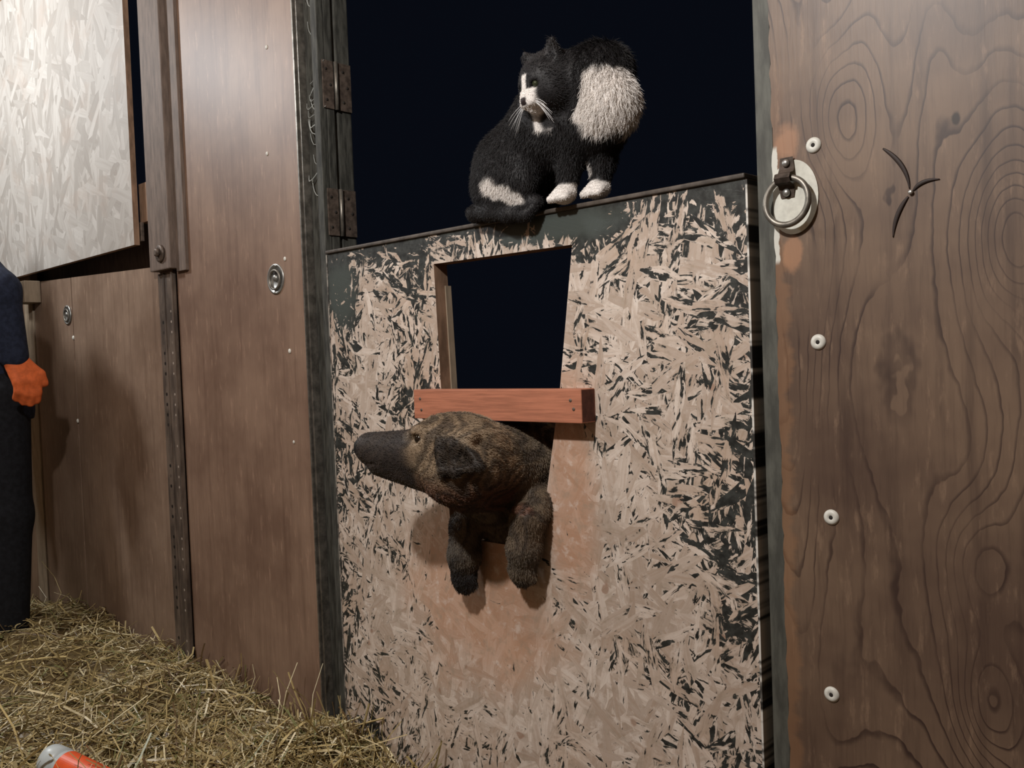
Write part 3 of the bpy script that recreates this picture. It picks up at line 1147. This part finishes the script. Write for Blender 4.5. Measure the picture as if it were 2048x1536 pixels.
# ------------------------------------------------------------------ dog
def build_dog():
    S = np.array([-1.272, -0.120, 0.675])
    a = np.array([-0.90, -0.42, 0.03])
    a /= np.linalg.norm(a)
    n = np.array([0.42, -0.90, 0.0])
    n /= np.linalg.norm(n)
    u = np.cross(n, a)
    if u[2] < 0:
        u = -u
    A = np.stack([a, n, u])

    def H(s, t, v):
        return S + a * s + n * t + u * v
    g = Field((-1.56, -0.42, FLOOR - 0.01), (-0.86, 0.92, 0.80), 0.0055)
    # skull, brow, muzzle, jaw, cheeks
    g.ell(H(-0.005, 0, 0.012), (0.088, 0.066, 0.070), 0.03, A)
    g.ell(H(0.045, 0, 0.022), (0.050, 0.054, 0.046), 0.03, A)
    g.cap(H(0.055, 0, -0.008), H(0.190, 0, 0.004), 0.048, 0.0285, 0.02)
    g.cap(H(0.060, 0, 0.012), H(0.192, 0, 0.015), 0.036, 0.022, 0.02)
    g.cap(H(0.040, 0, -0.050), H(0.170, 0, -0.026), 0.032, 0.021, 0.016)
    g.ell(H(0.150, 0.016, -0.012), (0.036, 0.016, 0.020), 0.012, A)
    g.ell(H(0.150, -0.016, -0.012), (0.036, 0.016, 0.020), 0.012, A)
    for sg in (1, -1):
        g.ell(H(-0.015, 0.044 * sg, -0.035), (0.058, 0.030, 0.046), 0.03, A)
        g.ell(H(0.060, 0.036 * sg, 0.048), (0.026, 0.014, 0.012), 0.014, A)      # brow
        g.ell(H(0.066, 0.045 * sg, 0.034), (0.012, 0.008, 0.009), 0.006, A, True)   # eye socket
    g.ell(H(0.213, 0, 0.010), (0.012, 0.016, 0.013), 0.008, A)                    # nose pad
    for sg in (1, -1):
        g.ell(H(0.223, 0.007 * sg, 0.009), (0.005, 0.0035, 0.004), 0.003, A, True)
    for sg in (1, -1):          # line of the mouth
        g.cap(H(0.204, 0.018 * sg, -0.016), H(0.140, 0.036 * sg, -0.022), 0.0025, 0.0030, 0.004, True)
        g.cap(H(0.140, 0.036 * sg, -0.022), H(0.085, 0.050 * sg, -0.036), 0.0030, 0.0020, 0.004, True)
    # neck and chest
    nk = np.array([-1.250, 0.07, 0.640])
    g.cap(H(-0.03, 0, -0.012), nk, 0.068, 0.084, 0.03)
    g.cap(H(0.0, 0.01, -0.050), (-1.290, 0.015, 0.575), 0.046, 0.070, 0.03)
    g.ell((-1.300, 0.040, 0.550), (0.098, 0.060, 0.088), 0.03)
    g.cap(nk, (-1.25, 0.24, 0.55), 0.086, 0.115, 0.05)
    g.cap((-1.25, 0.22, 0.53), (-1.14, 0.55, 0.32), 0.118, 0.105, 0.06)
    g.ell((-1.13, 0.62, 0.27), (0.105, 0.115, 0.115), 0.05)
    # folded ears
    for sg in (1, -1):
        # root on the side of the skull, flap folded back with its front edge standing proud
        g.cap(H(0.004, 0.060 * sg, 0.036), H(-0.050, 0.060 * sg, 0.044), 0.015, 0.013, 0.008)
        g.cap(H(0.008, 0.072 * sg, 0.030), H(0.002, 0.084 * sg, -0.022), 0.011, 0.008, 0.004)
        g.cap(H(-0.016, 0.072 * sg, 0.030), H(-0.028, 0.090 * sg, -0.024), 0.012, 0.009, 0.006)
        g.cap(H(-0.040, 0.070 * sg, 0.030), H(-0.075, 0.086 * sg, -0.006), 0.012, 0.008, 0.006)
        g.cap(H(0.000, 0.084 * sg, -0.020), H(-0.080, 0.090 * sg, -0.010), 0.009, 0.007, 0.006)
        g.ell(H(-0.022, 0.094 * sg, 0.008), (0.024, 0.010, 0.018), 0.008, A, True)
    # forelegs over the lower edge of the hole, wrists and toes hanging down the outside
    legs = [[(-1.315, 0.10, 0.56), (-1.338, 0.005, 0.548), (-1.350, -0.036, 0.515), (-1.356, -0.040, 0.455), (-1.360, -0.036, 0.405)],
            [(-1.185, 0.10, 0.585), (-1.178, 0.0, 0.568), (-1.176, -0.034, 0.545), (-1.182, -0.042, 0.490), (-1.192, -0.037, 0.445)]]
    for P in legs:
        g.chain(P, [0.040, 0.033, 0.031, 0.031, 0.024], 0.016)
        end = np.array(P[-1])
        for i, dx in enumerate((-0.021, -0.007, 0.008, 0.021)):
            b = end + np.array([dx, -0.010 if i in (1, 2) else -0.004, 0.004])
            e = b + np.array([dx * 0.10, 0.006, -0.026 if i in (1, 2) else -0.018])
            g.cap(b, e, 0.0125, 0.0095, 0.006)
        g.cap(end + np.array([0.030, 0.010, 0.05]), end + np.array([0.028, 0.012, 0.035]), 0.008, 0.006, 0.006)
    # hind legs standing on the ground behind the door: thigh, hock, paw
    for sx in (-0.085, 0.085):
        hip = np.array([-1.13 + sx, 0.64, 0.26])
        g.chain([hip, hip + (0, -0.10, -0.12), hip + (0, 0.03, -0.26), hip + (0, 0.0, -0.355), hip + (0, -0.055, -0.362)],
                [0.075, 0.052, 0.028, 0.024, 0.022], 0.025)
    g.chain([(-1.13, 0.72, 0.27), (-1.12, 0.80, 0.14), (-1.12, 0.84, 0.0)], [0.03, 0.022, 0.014], 0.02)
    V, Q = g.mesh(2)

    def coat(P):
        q = P - S
        s = q @ a
        t = q @ n
        v = q @ u
        head = (P[:, 1] < -0.045) & (P[:, 2] > 0.56)
        nz = vnoise(P, 38.0)
        nz2 = vnoise(P + 7.0, 11.0)
        # brindle: dark bands wrapped across tan hair
        w = s * 120 + v * 110 + 15.0 * vnoise(P, 24.0) + 8.0 * nz
        br = sm(np.sin(w) + 0.9 * (nz2 - 0.5) * 2, -0.5, 0.75)
        tan = lerp((0.20, 0.135, 0.080), (0.36, 0.275, 0.185), nz)
        dark = np.tile((0.020, 0.014, 0.011), (len(P), 1))
        c = lerp(tan, dark, br * 0.66)
        # redder jaw, throat and chest
        red = sm(v, -0.015, -0.075) * head
        c = lerp(c, lerp(np.tile((0.105, 0.040, 0.024), (len(P), 1)), dark, br * 0.7), np.clip(red, 0, 1) * 0.85)
        chest = (1 - head) * sm(P[:, 1], 0.10, -0.02)
        c = lerp(c, dark, np.clip(chest, 0, 1) * 0.55)
        # black mask on the muzzle
        mz = sm(s + 0.3 * (nz - 0.5) * 0.06 - v * 0.25, 0.066, 0.105)
        c = lerp(c, np.tile((0.030, 0.025, 0.024), (len(P), 1)), mz * 0.93)
        # ears
        ta = np.abs(t)
        er = np.zeros(len(P))
        for e0, e1, er_r in (((0.004, 0.078, 0.026), (-0.012, 0.090, -0.022), 0.022), ((-0.010, 0.080, 0.026), (-0.078, 0.090, -0.008), 0.024), ((-0.012, 0.09, -0.018), (-0.078, 0.09, -0.010), 0.018)):
            e0, e1 = np.array(e0), np.array(e1)
            L = np.stack([s, ta, v], 1)
            k = np.clip(((L - e0) @ (e1 - e0)) / ((e1 - e0) @ (e1 - e0)), 0, 1)
            er = np.maximum(er, sm(np.linalg.norm(L - e0 - k[:, None] * (e1 - e0), axis=1) + 0.006 * (nz - 0.5), er_r, er_r * 0.72))
        c = lerp(c, np.tile((0.018, 0.013, 0.010), (len(P), 1)), np.clip(er, 0, 1) * 0.9)
        # dark saddle of the neck behind the ears
        # paws: greyer wrists, black toes
        leg = (P[:, 2] < 0.51) & (P[:, 1] < 0.02)
        wr = np.exp(-((P[:, 2] - 0.468) / 0.030) ** 2) * leg
        c = lerp(c, np.tile((0.12, 0.10, 0.078), (len(P), 1)), wr * (0.75 - 0.45 * br))
        to = sm(P[:, 2], 0.440, 0.415) * leg
        c = lerp(c, np.tile((0.014, 0.012, 0.012), (len(P), 1)), to * 0.9)
        nose = (s > 0.209)
        c[nose] = (0.006, 0.006, 0.006)
        return c
    t = thing('dog', (-1.13, 0.60, FLOOR), 'brindle dog with a black muzzle leaning out through the hole, paws hanging', 'dog')
    np_obj('body', V, Q, M['coat'], t, True, coat(V))
    for sg in (1, -1):
        bm = bmesh.new()
        bmesh.ops.create_uvsphere(bm, u_segments=16, v_segments=12, radius=0.0105, matrix=Matrix.Translation(Vector(H(0.062, 0.042 * sg, 0.034))))
        bm_obj('eye', bm, M['eye_dark'], t, True)
    # a dark collar round the neck
    c0 = np.array(H(-0.075, 0.0, -0.035))
    ax = np.array(nk) - np.array(H(-0.03, 0, -0.02))
    ax /= np.linalg.norm(ax)

    def flow(P):
        q = P - S
        head = ((P[:, 1] < -0.045) & (P[:, 2] > 0.56))[:, None]
        return np.where(head, np.tile(-a + 0.0 * u, (len(P), 1)), np.tile((0.0, 0.1, -1.0), (len(P), 1)))

    def length(P):
        q = P - S
        s = q @ a
        return np.where(P[:, 1] < -0.045, np.where(s > 0.06, 0.0035, 0.0075), 0.009)
    fur('fur', V, Q, 46000, length, flow, coat, t,
        keep=lambda C: ((C[:, 1] < 0.06) & ((C - S) @ a < 0.208)).astype(float), radius=0.00042, lift=0.30)


# ------------------------------------------------------------------ cat
def build_cat():
    zt = 1.1365
    Hc = np.array([-1.078, -0.046, 1.352])
    a = np.array([-0.22, -0.87, -0.44])
    a, n, u = frame(a)          # a: where the face points
    A = np.stack([a, n, u])

    def H(s, t, v):
        return Hc + a * s + n * t + u * v
    g = Field((-1.42, -0.13, 1.09), (-0.86, 0.15, 1.48), 0.0034)
    # rump, haunch, back, shoulders, chest
    g.ell((-1.235, 0.028, 1.215), (0.088, 0.060, 0.082), 0.03)
    g.cap((-1.225, 0.025, 1.235), (-1.105, 0.022, 1.318), 0.080, 0.066, 0.04)
    g.ell((-1.215, -0.026, 1.190), (0.078, 0.032, 0.054), 0.025)
    g.ell((-1.215, 0.068, 1.195), (0.078, 0.026, 0.056), 0.025)
    g.cap((-1.115, 0.020, 1.320), (-1.030, 0.015, 1.345), 0.066, 0.056, 0.04)
    g.cap((-1.08, 0.018, 1.27), (-1.02, 0.015, 1.27), 0.066, 0.052, 0.04)
    g.ell((-0.972, 0.000, 1.298), (0.054, 0.046, 0.058), 0.03)
    g.ell((-1.005, 0.016, 1.368), (0.062, 0.050, 0.052), 0.03)
    g.cap((-1.010, 0.008, 1.35), Hc, 0.048, 0.044, 0.03)
    # head
    g.ell(H(0, 0, 0), (0.048, 0.050, 0.045), 0.02, A)
    g.ell(H(-0.018, 0, 0.010), (0.045, 0.046, 0.042), 0.02, A)
    g.ell(H(0.040, 0, -0.012), (0.024, 0.022, 0.018), 0.014, A)
    for sg in (1, -1):
        g.ell(H(0.050, 0.010 * sg, -0.017), (0.014, 0.012, 0.010), 0.006, A)
        g.ell(H(0.010, 0.032 * sg, -0.018), (0.026, 0.020, 0.022), 0.014, A)
        g.ell(H(0.040, 0.020 * sg, 0.008), (0.009, 0.008, 0.007), 0.005, A, True)
    g.ell(H(0.046, 0, -0.031), (0.012, 0.011, 0.008), 0.006, A)     # chin
    g.ell(H(0.062, 0, -0.010), (0.005, 0.006, 0.004), 0.004, A)     # nose
    # ears: thin cones
    for sg in (1, -1):
        b0 = H(-0.012, 0.030 * sg, 0.036)
        tip = H(-0.014, 0.044 * sg, 0.066)
        g.cap(b0 + n * 0.010 * sg - u * 0.004, tip, 0.013, 0.0035, 0.006)
        g.cap(b0 - n * 0.012 * sg + u * 0.004, tip, 0.013, 0.0035, 0.006)
        g.ell(H(0.004, 0.038 * sg, 0.050), (0.010, 0.010, 0.016), 0.004, A, True)
    # forelegs standing on the edge, paws
    legs = [[(-1.055, -0.004, 1.27), (-1.066, -0.004, 1.215), (-1.074, -0.004, 1.165)],
            [(-1.008, 0.024, 1.27), (-1.012, 0.026, 1.215), (-1.016, 0.022, 1.168)]]
    for P in legs:
        g.chain(P, [0.034, 0.022, 0.017], 0.015)
        e = np.array(P[-1])
        g.ell(e + (-0.001, -0.008, -0.010), (0.024, 0.022, 0.0175), 0.008)
        for dx in (-0.017, -0.006, 0.006, 0.016):
            g.cap(e + (dx, -0.020, -0.013), e + (dx * 1.1, -0.028, -0.0185), 0.0085, 0.0075, 0.003)
    # hind foot along the edge
    g.chain([(-1.235, -0.024, 1.158), (-1.165, -0.018, 1.153), (-1.140, -0.016, 1.151)], [0.022, 0.015, 0.014], 0.012)
    # tail curled round in front, hanging a little over the edge
    tail = [(-1.300, 0.045, 1.165), (-1.322, 0.010, 1.152), (-1.300, -0.026, 1.150), (-1.245, -0.036, 1.142), (-1.195, -0.036, 1.132), (-1.155, -0.030, 1.128), (-1.142, -0.026, 1.138)]
    g.chain(tail, [0.022, 0.016, 0.014, 0.013, 0.013, 0.012, 0.009], 0.01)
    V, Q = g.mesh(2)

    def coat(P):
        q = P - Hc
        s, t, v = q @ a, q @ n, q @ u
        nz = vnoise(P, 60.0) - 0.5
        blk = np.tile((0.013, 0.012, 0.013), (len(P), 1))
        wht = np.tile((0.80, 0.76, 0.72), (len(P), 1))
        w = np.zeros(len(P))
        rad = np.sqrt(s * s + t * t + v * v)
        headm = rad < 0.085
        # muzzle and the narrow blaze up between the eyes
        w = np.maximum(w, headm * sm(s + nz * 0.01, 0.036, 0.044) * (v < 0.006) * sm(np.abs(t), 0.026, 0.020))
        w = np.maximum(w, headm * (s > 0.02) * (v < 0.032) * (v > -0.01) * sm(np.abs(t), 0.0085 + 0.0, 0.0045))
        # bib
        d = np.sqrt(((P[:, 0] + 0.962) / 0.072) ** 2 + ((P[:, 1] + 0.020) / 0.075) ** 2 + ((P[:, 2] - 1.303) / 0.062) ** 2)
        w = np.maximum(w, (P[:, 0] > -1.036) * ~headm * sm(d + nz * 0.25, 1.05, 0.90))
        # paws
        w = np.maximum(w, (P[:, 0] > -1.112) * (P[:, 0] < -0.97) * sm(P[:, 2] + nz * 0.006, 1.176, 1.170) * (P[:, 2] > 1.1))
        # flash on the thigh
        A0, B0 = np.array([-1.232, -0.055, 1.190]), np.array([-1.165, -0.045, 1.156])
        tt = np.clip(((P - A0) @ (B0 - A0)) / ((B0 - A0) @ (B0 - A0)), 0, 1)
        dd = np.linalg.norm(P - A0 - tt[:, None] * (B0 - A0), axis=1)
        w = np.maximum(w, (P[:, 1] < -0.02) * (P[:, 2] > 1.148) * sm(dd + nz * 0.016, 0.020, 0.012) * 0.95)
        # streak down the inside of the far foreleg
        w = np.maximum(w, 0.8 * sm(np.abs(P[:, 0] + 1.030 + nz * 0.006), 0.008, 0.004) * (P[:, 2] < 1.245) * (P[:, 2] > 1.185) * (P[:, 1] > 0.004))
        c = lerp(blk, wht, np.clip(w, 0, 1))
        nose = headm & (s > 0.061) & (np.abs(t) < 0.008) & (v > -0.017)
        c[nose] = (0.03, 0.02, 0.02)
        earin = headm & (v > 0.045)
        c[earin] = c[earin] * 0.6 + np.array((0.05, 0.045, 0.045)) * 0.4
        return c
    tcat = thing('cat', (-1.15, 0.018, zt), 'black and white cat sitting on top of the half door, looking down', 'cat')
    np_obj('body', V, Q, M['coat'], tcat, True, coat(V))
    for sg in (1, -1):
        bm = bmesh.new()
        bmesh.ops.create_uvsphere(bm, u_segments=16, v_segments=12, radius=0.0072, matrix=Matrix.Translation(Vector(H(0.0365, 0.019 * sg, 0.008))))
        bm_obj('eye', bm, M['eye_cat'], tcat, True)

    def flow(P):
        q = P - Hc
        hd = (np.linalg.norm(q, axis=1) < 0.07)[:, None]
        return np.where(hd, np.tile(-a, (len(P), 1)), np.tile((-0.35, 0.0, -1.0), (len(P), 1)))

    def length(P):
        q = P - Hc
        hd = np.linalg.norm(q, axis=1)
        L = np.where(hd < 0.075, 0.006, 0.012)
        L = np.where((q @ a > 0.03) & (hd < 0.08), 0.003, L)
        L = np.where(P[:, 2] < 1.175, 0.006, L)
        L = np.where((P[:, 0] > -1.11) & (P[:, 2] < 1.18), 0.0025, L)
        L = np.where((P[:, 0] > -1.01) & (P[:, 2] > 1.24), 0.017, L)
        return L
    fur('fur', V, Q, 52000, length, flow, coat, tcat, radius=0.00030, lift=0.36)
    # whiskers
    bm = bmesh.new()
    for sg in (1, -1):
        for k in range(7):
            b0 = Vector(H(0.052, 0.013 * sg, -0.014 - 0.0016 * (k % 3)))
            out = Vector(n) * sg * (0.8 + 0.1 * random.random()) + Vector(a) * 0.15 - Vector(u) * (0.05 + 0.10 * k)
            out.normalize()
            ln = 0.048 + 0.014 * random.random()
            pts = [b0 + out * ln * f - Vector((0, 0, 1)) * 0.016 * f * f for f in (0, 0.25, 0.5, 0.75, 1.0)]
            add_tube(bm, pts, [0.00045, 0.0004, 0.00035, 0.00028, 0.00015], 5)
    bm_obj('whiskers', bm, M['whisker'], tcat, True)


build_dog()
build_cat()


# ------------------------------------------------------------------ person at the left edge
def build_person():
    C = np.array([-3.50, -0.285, FLOOR])

    def W(x, y, z):
        lean = max(0.0, z - 0.95) * 0.42
        return C + np.array([x - 0.74 * lean, y - 0.67 * lean, z])
    t = thing('person', (C[0], C[1], FLOOR), 'person in dark navy jacket and orange glove, cut off by the picture edge', 'person')
    lo, hi = C + np.array([-0.72, -0.62, -0.005]), C + np.array([0.45, 0.36, 1.84])

    def body(h):
        g = Field(lo, hi, h)
        g.ell(W(0, 0.02, 1.66), (0.074, 0.094, 0.112), 0.03)                 # head
        g.ell(W(0, 0.075, 1.61), (0.052, 0.045, 0.06), 0.03)                 # jaw
        g.cap(W(0, 0.108, 1.675), W(0, 0.126, 1.637), 0.010, 0.014, 0.012)   # nose
        g.ell(W(0, 0.112, 1.600), (0.024, 0.010, 0.008), 0.006)              # mouth
        for s in (1, -1):
            g.ell(W(0.076 * s, 0.015, 1.645), (0.010, 0.018, 0.030), 0.008)  # ears
            g.ell(W(0.030 * s, 0.104, 1.672), (0.016, 0.012, 0.012), 0.01, None, True)
        g.cap(W(0, 0, 1.46), W(0, 0.01, 1.60), 0.060, 0.054, 0.03)
        g.ell(W(0, 0, 1.28), (0.170, 0.105, 0.190), 0.05)
        g.ell(W(0, 0, 1.02), (0.145, 0.100, 0.160), 0.05)
        for s in (1, -1):
            g.cap(W(0.04 * s, 0, 1.44), W(0.175 * s, 0, 1.415), 0.06, 0.06, 0.04)
        arms(g)
        for s in (1, -1):
            g.chain([W(0.085 * s, 0, 0.93), W(0.10 * s, 0.01, 0.50), W(0.10 * s, -0.01, 0.10)], [0.088, 0.058, 0.040], 0.03)
            g.cap(W(0.10 * s, -0.02, 0.05), W(0.11 * s, 0.15, 0.035), 0.042, 0.032, 0.02)
        return g

    ARM = {1: [(0.215, 0.04, 1.44), (0.365, 0.06, 1.26), (0.285, 0.035, 1.045)],
           -1: [(-0.185, 0.0, 1.41), (-0.245, -0.01, 1.13), (-0.265, 0.06, 0.90)]}

    def hand(g, s, grow=0.0, k=0.008):
        w = np.array(ARM[s][2])
        d = np.array([0.03 * s, 0.02, -1.0])
        d /= np.linalg.norm(d)
        side = np.array([0.0, 1.0, 0.0])          # thumb side faces forward
        out = np.array([1.0 * s, 0, 0])
        pc = w + d * 0.05
        for f in np.linspace(-0.026, 0.026, 4):
            g.cap(W(*(w + side * f * 0.7)), W(*(pc + d * 0.035 + side * f)), 0.017 + grow, 0.014 + grow, 0.012)
        for i, (f, L) in enumerate(((0.030, 0.066), (0.010, 0.076), (-0.010, 0.070), (-0.030, 0.054))):
            b = pc + d * 0.040 + side * f
            m = b + d * L * 0.5 - out * 0.004
            e = m + d * L * 0.42 - out * (0.014 + 0.004 * i)
            g.chain([W(*b), W(*m), W(*e)], [0.0095 + grow, 0.009 + grow, 0.0078 + grow], 0.004)
        b = w + d * 0.028 + side * 0.028
        g.chain([W(*b), W(*(b + d * 0.035 + side * 0.024)), W(*(b + d * 0.066 + side * 0.026 - out * 0.008))],
                [0.014 + grow, 0.0115 + grow, 0.0095 + grow], 0.008)

    def arms(g):
        for s in (1, -1):
            g.chain([W(*p) for p in ARM[s]], [0.052, 0.042, 0.029], 0.03)
            hand(g, s)
    V, Q = body(0.0075).mesh(1)
    np_obj('body', V, Q, M['skin'], t)
    for s in (1, -1):
        bm = bmesh.new()
        bmesh.ops.create_uvsphere(bm, u_segments=12, v_segments=8, radius=0.0115, matrix=Matrix.Translation(Vector(W(0.030 * s, 0.098, 1.672))))
        bm_obj('eye', bm, M['eye_dark'], t, True)
    g = Field(lo, hi, 0.0075)
    g.ell(W(0, 0.005, 1.69), (0.084, 0.104, 0.100), 0.02)
    g.ell(W(0, 0.10, 1.62), (0.07, 0.06, 0.10), 0.02, None, True)
    V, Q = g.mesh(1)
    np_obj('hair', V, Q, M['human_hair'], t)
    g = Field(lo, hi, 0.0085)
    g.ell(W(0, 0, 1.28), (0.195, 0.130, 0.205), 0.05)
    g.ell(W(0, 0, 1.02), (0.180, 0.128, 0.185), 0.05)
    g.cap(W(-0.06, 0, 0.865), W(0.06, 0, 0.865), 0.125, 0.125, 0.03)
    g.cap(W(0, 0, 1.42), W(0, 0.0, 1.50), 0.085, 0.072, 0.03)
    for s in (1, -1):
        g.cap(W(0.04 * s, 0, 1.43), W(0.175 * s, 0, 1.405), 0.075, 0.075, 0.04)
        P = ARM[s]
        g.chain([W(*p) for p in P], [0.070, 0.060, 0.046], 0.03)
    # the hem, the cuffs and the neckline end cleanly
    F = g.F
    zz = g.lo[2] + g.h * np.arange(g.n[2])
    F[:, :, zz < C[2] + 0.82] = 1.0
    F[:, :, zz > C[2] + 1.535] = 1.0
    V, Q = g.mesh(1)
    np_obj('jacket', V, Q, M['jacket'], t)
    g = Field(lo, hi, 0.0085)
    g.ell(W(0, 0, 0.93), (0.165, 0.115, 0.12), 0.04)
    for s in (1, -1):
        g.chain([W(0.085 * s, 0, 0.90), W(0.10 * s, 0.01, 0.50), W(0.10 * s, -0.01, 0.13)], [0.104, 0.078, 0.070], 0.03)
    V, Q = g.mesh(1)
    np_obj('trousers', V, Q, M['trousers'], t)
    for s in (1, -1):
        g = Field(lo, hi, 0.006)
        hand(g, s, 0.005, 0.01)
        w = np.array(ARM[s][2])
        g.cap(W(*(w + (0, -0.005, 0.03))), W(*w), 0.042, 0.036, 0.01)
        V, Q = g.mesh(1)
        o = np_obj('glove', V, Q, M['glove'], t)
        o['label'] = 'orange work glove'
        g = Field(lo, hi, 0.007)
        g.cap(W(0.10 * s, -0.015, 0.24), W(0.10 * s, -0.015, 0.06), 0.062, 0.055, 0.02)
        g.cap(W(0.10 * s, -0.03, 0.050), W(0.112 * s, 0.17, 0.042), 0.050, 0.042, 0.03)
        V, Q = g.mesh(1)
        np_obj('boot', V, Q, M['boot'], t)


build_person()


# ------------------------------------------------------------------ straw
def mound(x, y):
    """height of the straw above z = 0 at (x, y)"""
    xs = [-6.2, -4.4, -3.9, -3.44, -3.1, -2.8, -2.45, -2.1, -1.92, -1.75, -1.62, -1.50, -1.40, 2.3]
    zs = [-0.10, -0.10, -0.09, 0.0, -0.022, -0.045, -0.055, -0.078, -0.060, -0.062, -0.100, -0.122, -0.16, -0.30]
    h = np.interp(x, xs, zs)
    # the heap runs out towards the aisle along a slanting line
    edge = -1.50 + 0.9 * y * -1 * 0.55
    h = h + np.where(y < -0.05, (-y - 0.05) * 0.02, 0)
    P = np.stack([x, y, np.zeros_like(x)], 1)
    h = h + (vnoise(P, 7.0) - 0.5) * 0.045 + (vnoise(P + 3, 17.0) - 0.5) * 0.020
    return h


def build_straw():
    xs = np.linspace(-4.6, -1.36, 150)
    ys = np.linspace(-1.25, -0.012, 70)
    gx, gy = np.meshgrid(xs, ys, indexing='ij')
    gz = mound(gx.ravel(), gy.ravel()).reshape(gx.shape) - 0.012
    gz = np.maximum(gz, FLOOR - 0.02)
    V = np.stack([gx.ravel(), gy.ravel(), gz.ravel()], 1)
    nx, ny = gx.shape
    F = []
    for i in range(nx - 1):
        for j in range(ny - 1):
            k = i * ny + j
            F.append((k, k + ny, k + ny + 1, k + 1))
    cols = np.tile((0.13, 0.092, 0.040), (len(V), 1)) * (0.6 + 0.8 * vnoise(V, 40.0)[:, None])
    VV, FF, CC = [V], list(F), [cols]
    base = len(V)
    N = 15000
    for s in range(N):
        near = RNG.random() < 0.72
        if near:
            x = -1.40 - abs(RNG.normal(0, 0.62))
            y = -0.015 - RNG.random() ** 1.3 * 0.80
        else:
            x = -1.5 - RNG.random() * 2.9
            y = -0.015 - RNG.random() ** 1.5 * 0.9
        z = float(mound(np.array([x]), np.array([y]))[0])
        if z < FLOOR - 0.01:
            continue
        az = RNG.random() * 2 * PI
        el = RNG.normal(0.08, 0.30)
        L = float(np.clip(RNG.lognormal(-2.55, 0.55), 0.02, 0.26))
        up = RNG.random()
        if up < 0.06:
            el = 0.45 + RNG.random() * 0.8
            L *= 0.85
        d = np.array([math.cos(az) * math.cos(el), math.sin(az) * math.cos(el), math.sin(el)])
        c = np.array([x, y, max(z, FLOOR + 0.004) + RNG.normal(0.002, 0.008)])
        if up < 0.06:
            c = c + d * L * 0.4
        sd = np.cross(d, (0, 0, 1.0))
        sd /= max(1e-6, np.linalg.norm(sd))
        upv = np.cross(sd, d)
        w = (0.0009 + 0.0022 * RNG.random() ** 1.8)
        if RNG.random() < 0.025:
            w = 0.0036 + 0.0016 * RNG.random()
            L = 0.12 + 0.16 * RNG.random()
        kink = RNG.normal(0, 0.10) * L
        kink2 = RNG.normal(0, 0.06) * L
        pts = []
        for q in (-0.5, -0.17, 0.17, 0.5):
            p = c + d * L * q + sd * kink * (1 - 4 * q * q) + upv * kink2 * (1 - 4 * q * q)
            if p[1] > -0.006:
                p[1] = -0.006 - 0.01 * RNG.random()
            pts.append(p)
        ring = []
        ro = RNG.random() * 2
        for p in pts:
            for k in range(3):
                aa = ro + 2 * PI * k / 3
                ring.append(p + sd * math.cos(aa) * w + upv * math.sin(aa) * w * 0.6)
        VV.append(np.array(ring))
        for i in range(3):
            for k in range(3):
                FF.append((base + i * 3 + k, base + i * 3 + (k + 1) % 3, base + i * 3 + 3 + (k + 1) % 3, base + i * 3 + 3 + k))
        base += 12
        r = RNG.random()
        cc = np.array((0.50, 0.395, 0.180)) * (0.5 + 0.75 * RNG.random())
        if r < 0.18:
            cc = np.array((0.74, 0.66, 0.42)) * (0.8 + 0.4 * RNG.random())
        elif r < 0.24:
            cc = np.array((0.20, 0.21, 0.075))
        elif r < 0.36:
            cc = np.array((0.15, 0.095, 0.045))
        CC.append(np.tile(cc, (12, 1)))
    V = np.concatenate(VV)
    o = np_obj('straw_bedding', V, FF, M['straw'], None, False, np.concatenate(CC))
    tag(o, 'loose golden straw heaped along the foot of the left walls', 'straw', None, 'stuff')


build_straw()


# ------------------------------------------------------------------ spray can lying in the straw
def build_can():
    c = Vector((-2.186, -0.578, -0.018))
    ax = Vector((0.172, 0.040, -0.018)).normalized()
    t = thing('spray_can', c, 'pale grey capped tube with an orange label lying in the straw', 'tube')
    up = Vector((0, 0, 1))
    side = ax.cross(up).normalized()
    up = side.cross(ax)
    r = 0.036
    bm = bmesh.new()
    add_lathe(bm, c, ax, [(0, r * 0.90), (0.002, r * 0.97), (0.006, r * 1.0), (0.042, r * 1.03), (0.0425, r * 1.0), (0.05, r * 0.965)], 40)
    bm_obj('cap', bm, M['can_white'], t, True)
    bm = bmesh.new()
    add_lathe(bm, c, ax, [(0.05, r * 0.95), (0.052, r * 0.985), (0.20, r * 0.985), (0.205, r * 0.9)], 48)
    bm_obj('tube_body', bm, M['can_white'], t, True)
    for nm, a0, a1, mat, h0, h1 in (('label', 20, 128, 'can_orange', 0.062, 0.19), ('label_stripe', 133, 150, 'can_navy', 0.053, 0.195)):
        bm = bmesh.new()
        rows = []
        m = 18
        for k in range(m + 1):
            aa = math.radians(a0 + (a1 - a0) * k / m)
            dv = side * math.cos(aa) + up * math.sin(aa)
            rows.append([bm.verts.new(c + ax * h + dv * r * q) for h, q in ((h0, 0.984), (h0, 0.998), (h1, 0.998), (h1, 0.984))])
        for p, q in zip(rows, rows[1:]):
            for k in range(4):
                f = bm.faces.new((p[k], p[(k + 1) % 4], q[(k + 1) % 4], q[k]))
        bm_obj(nm, bm, M[mat], t, False)


build_can()
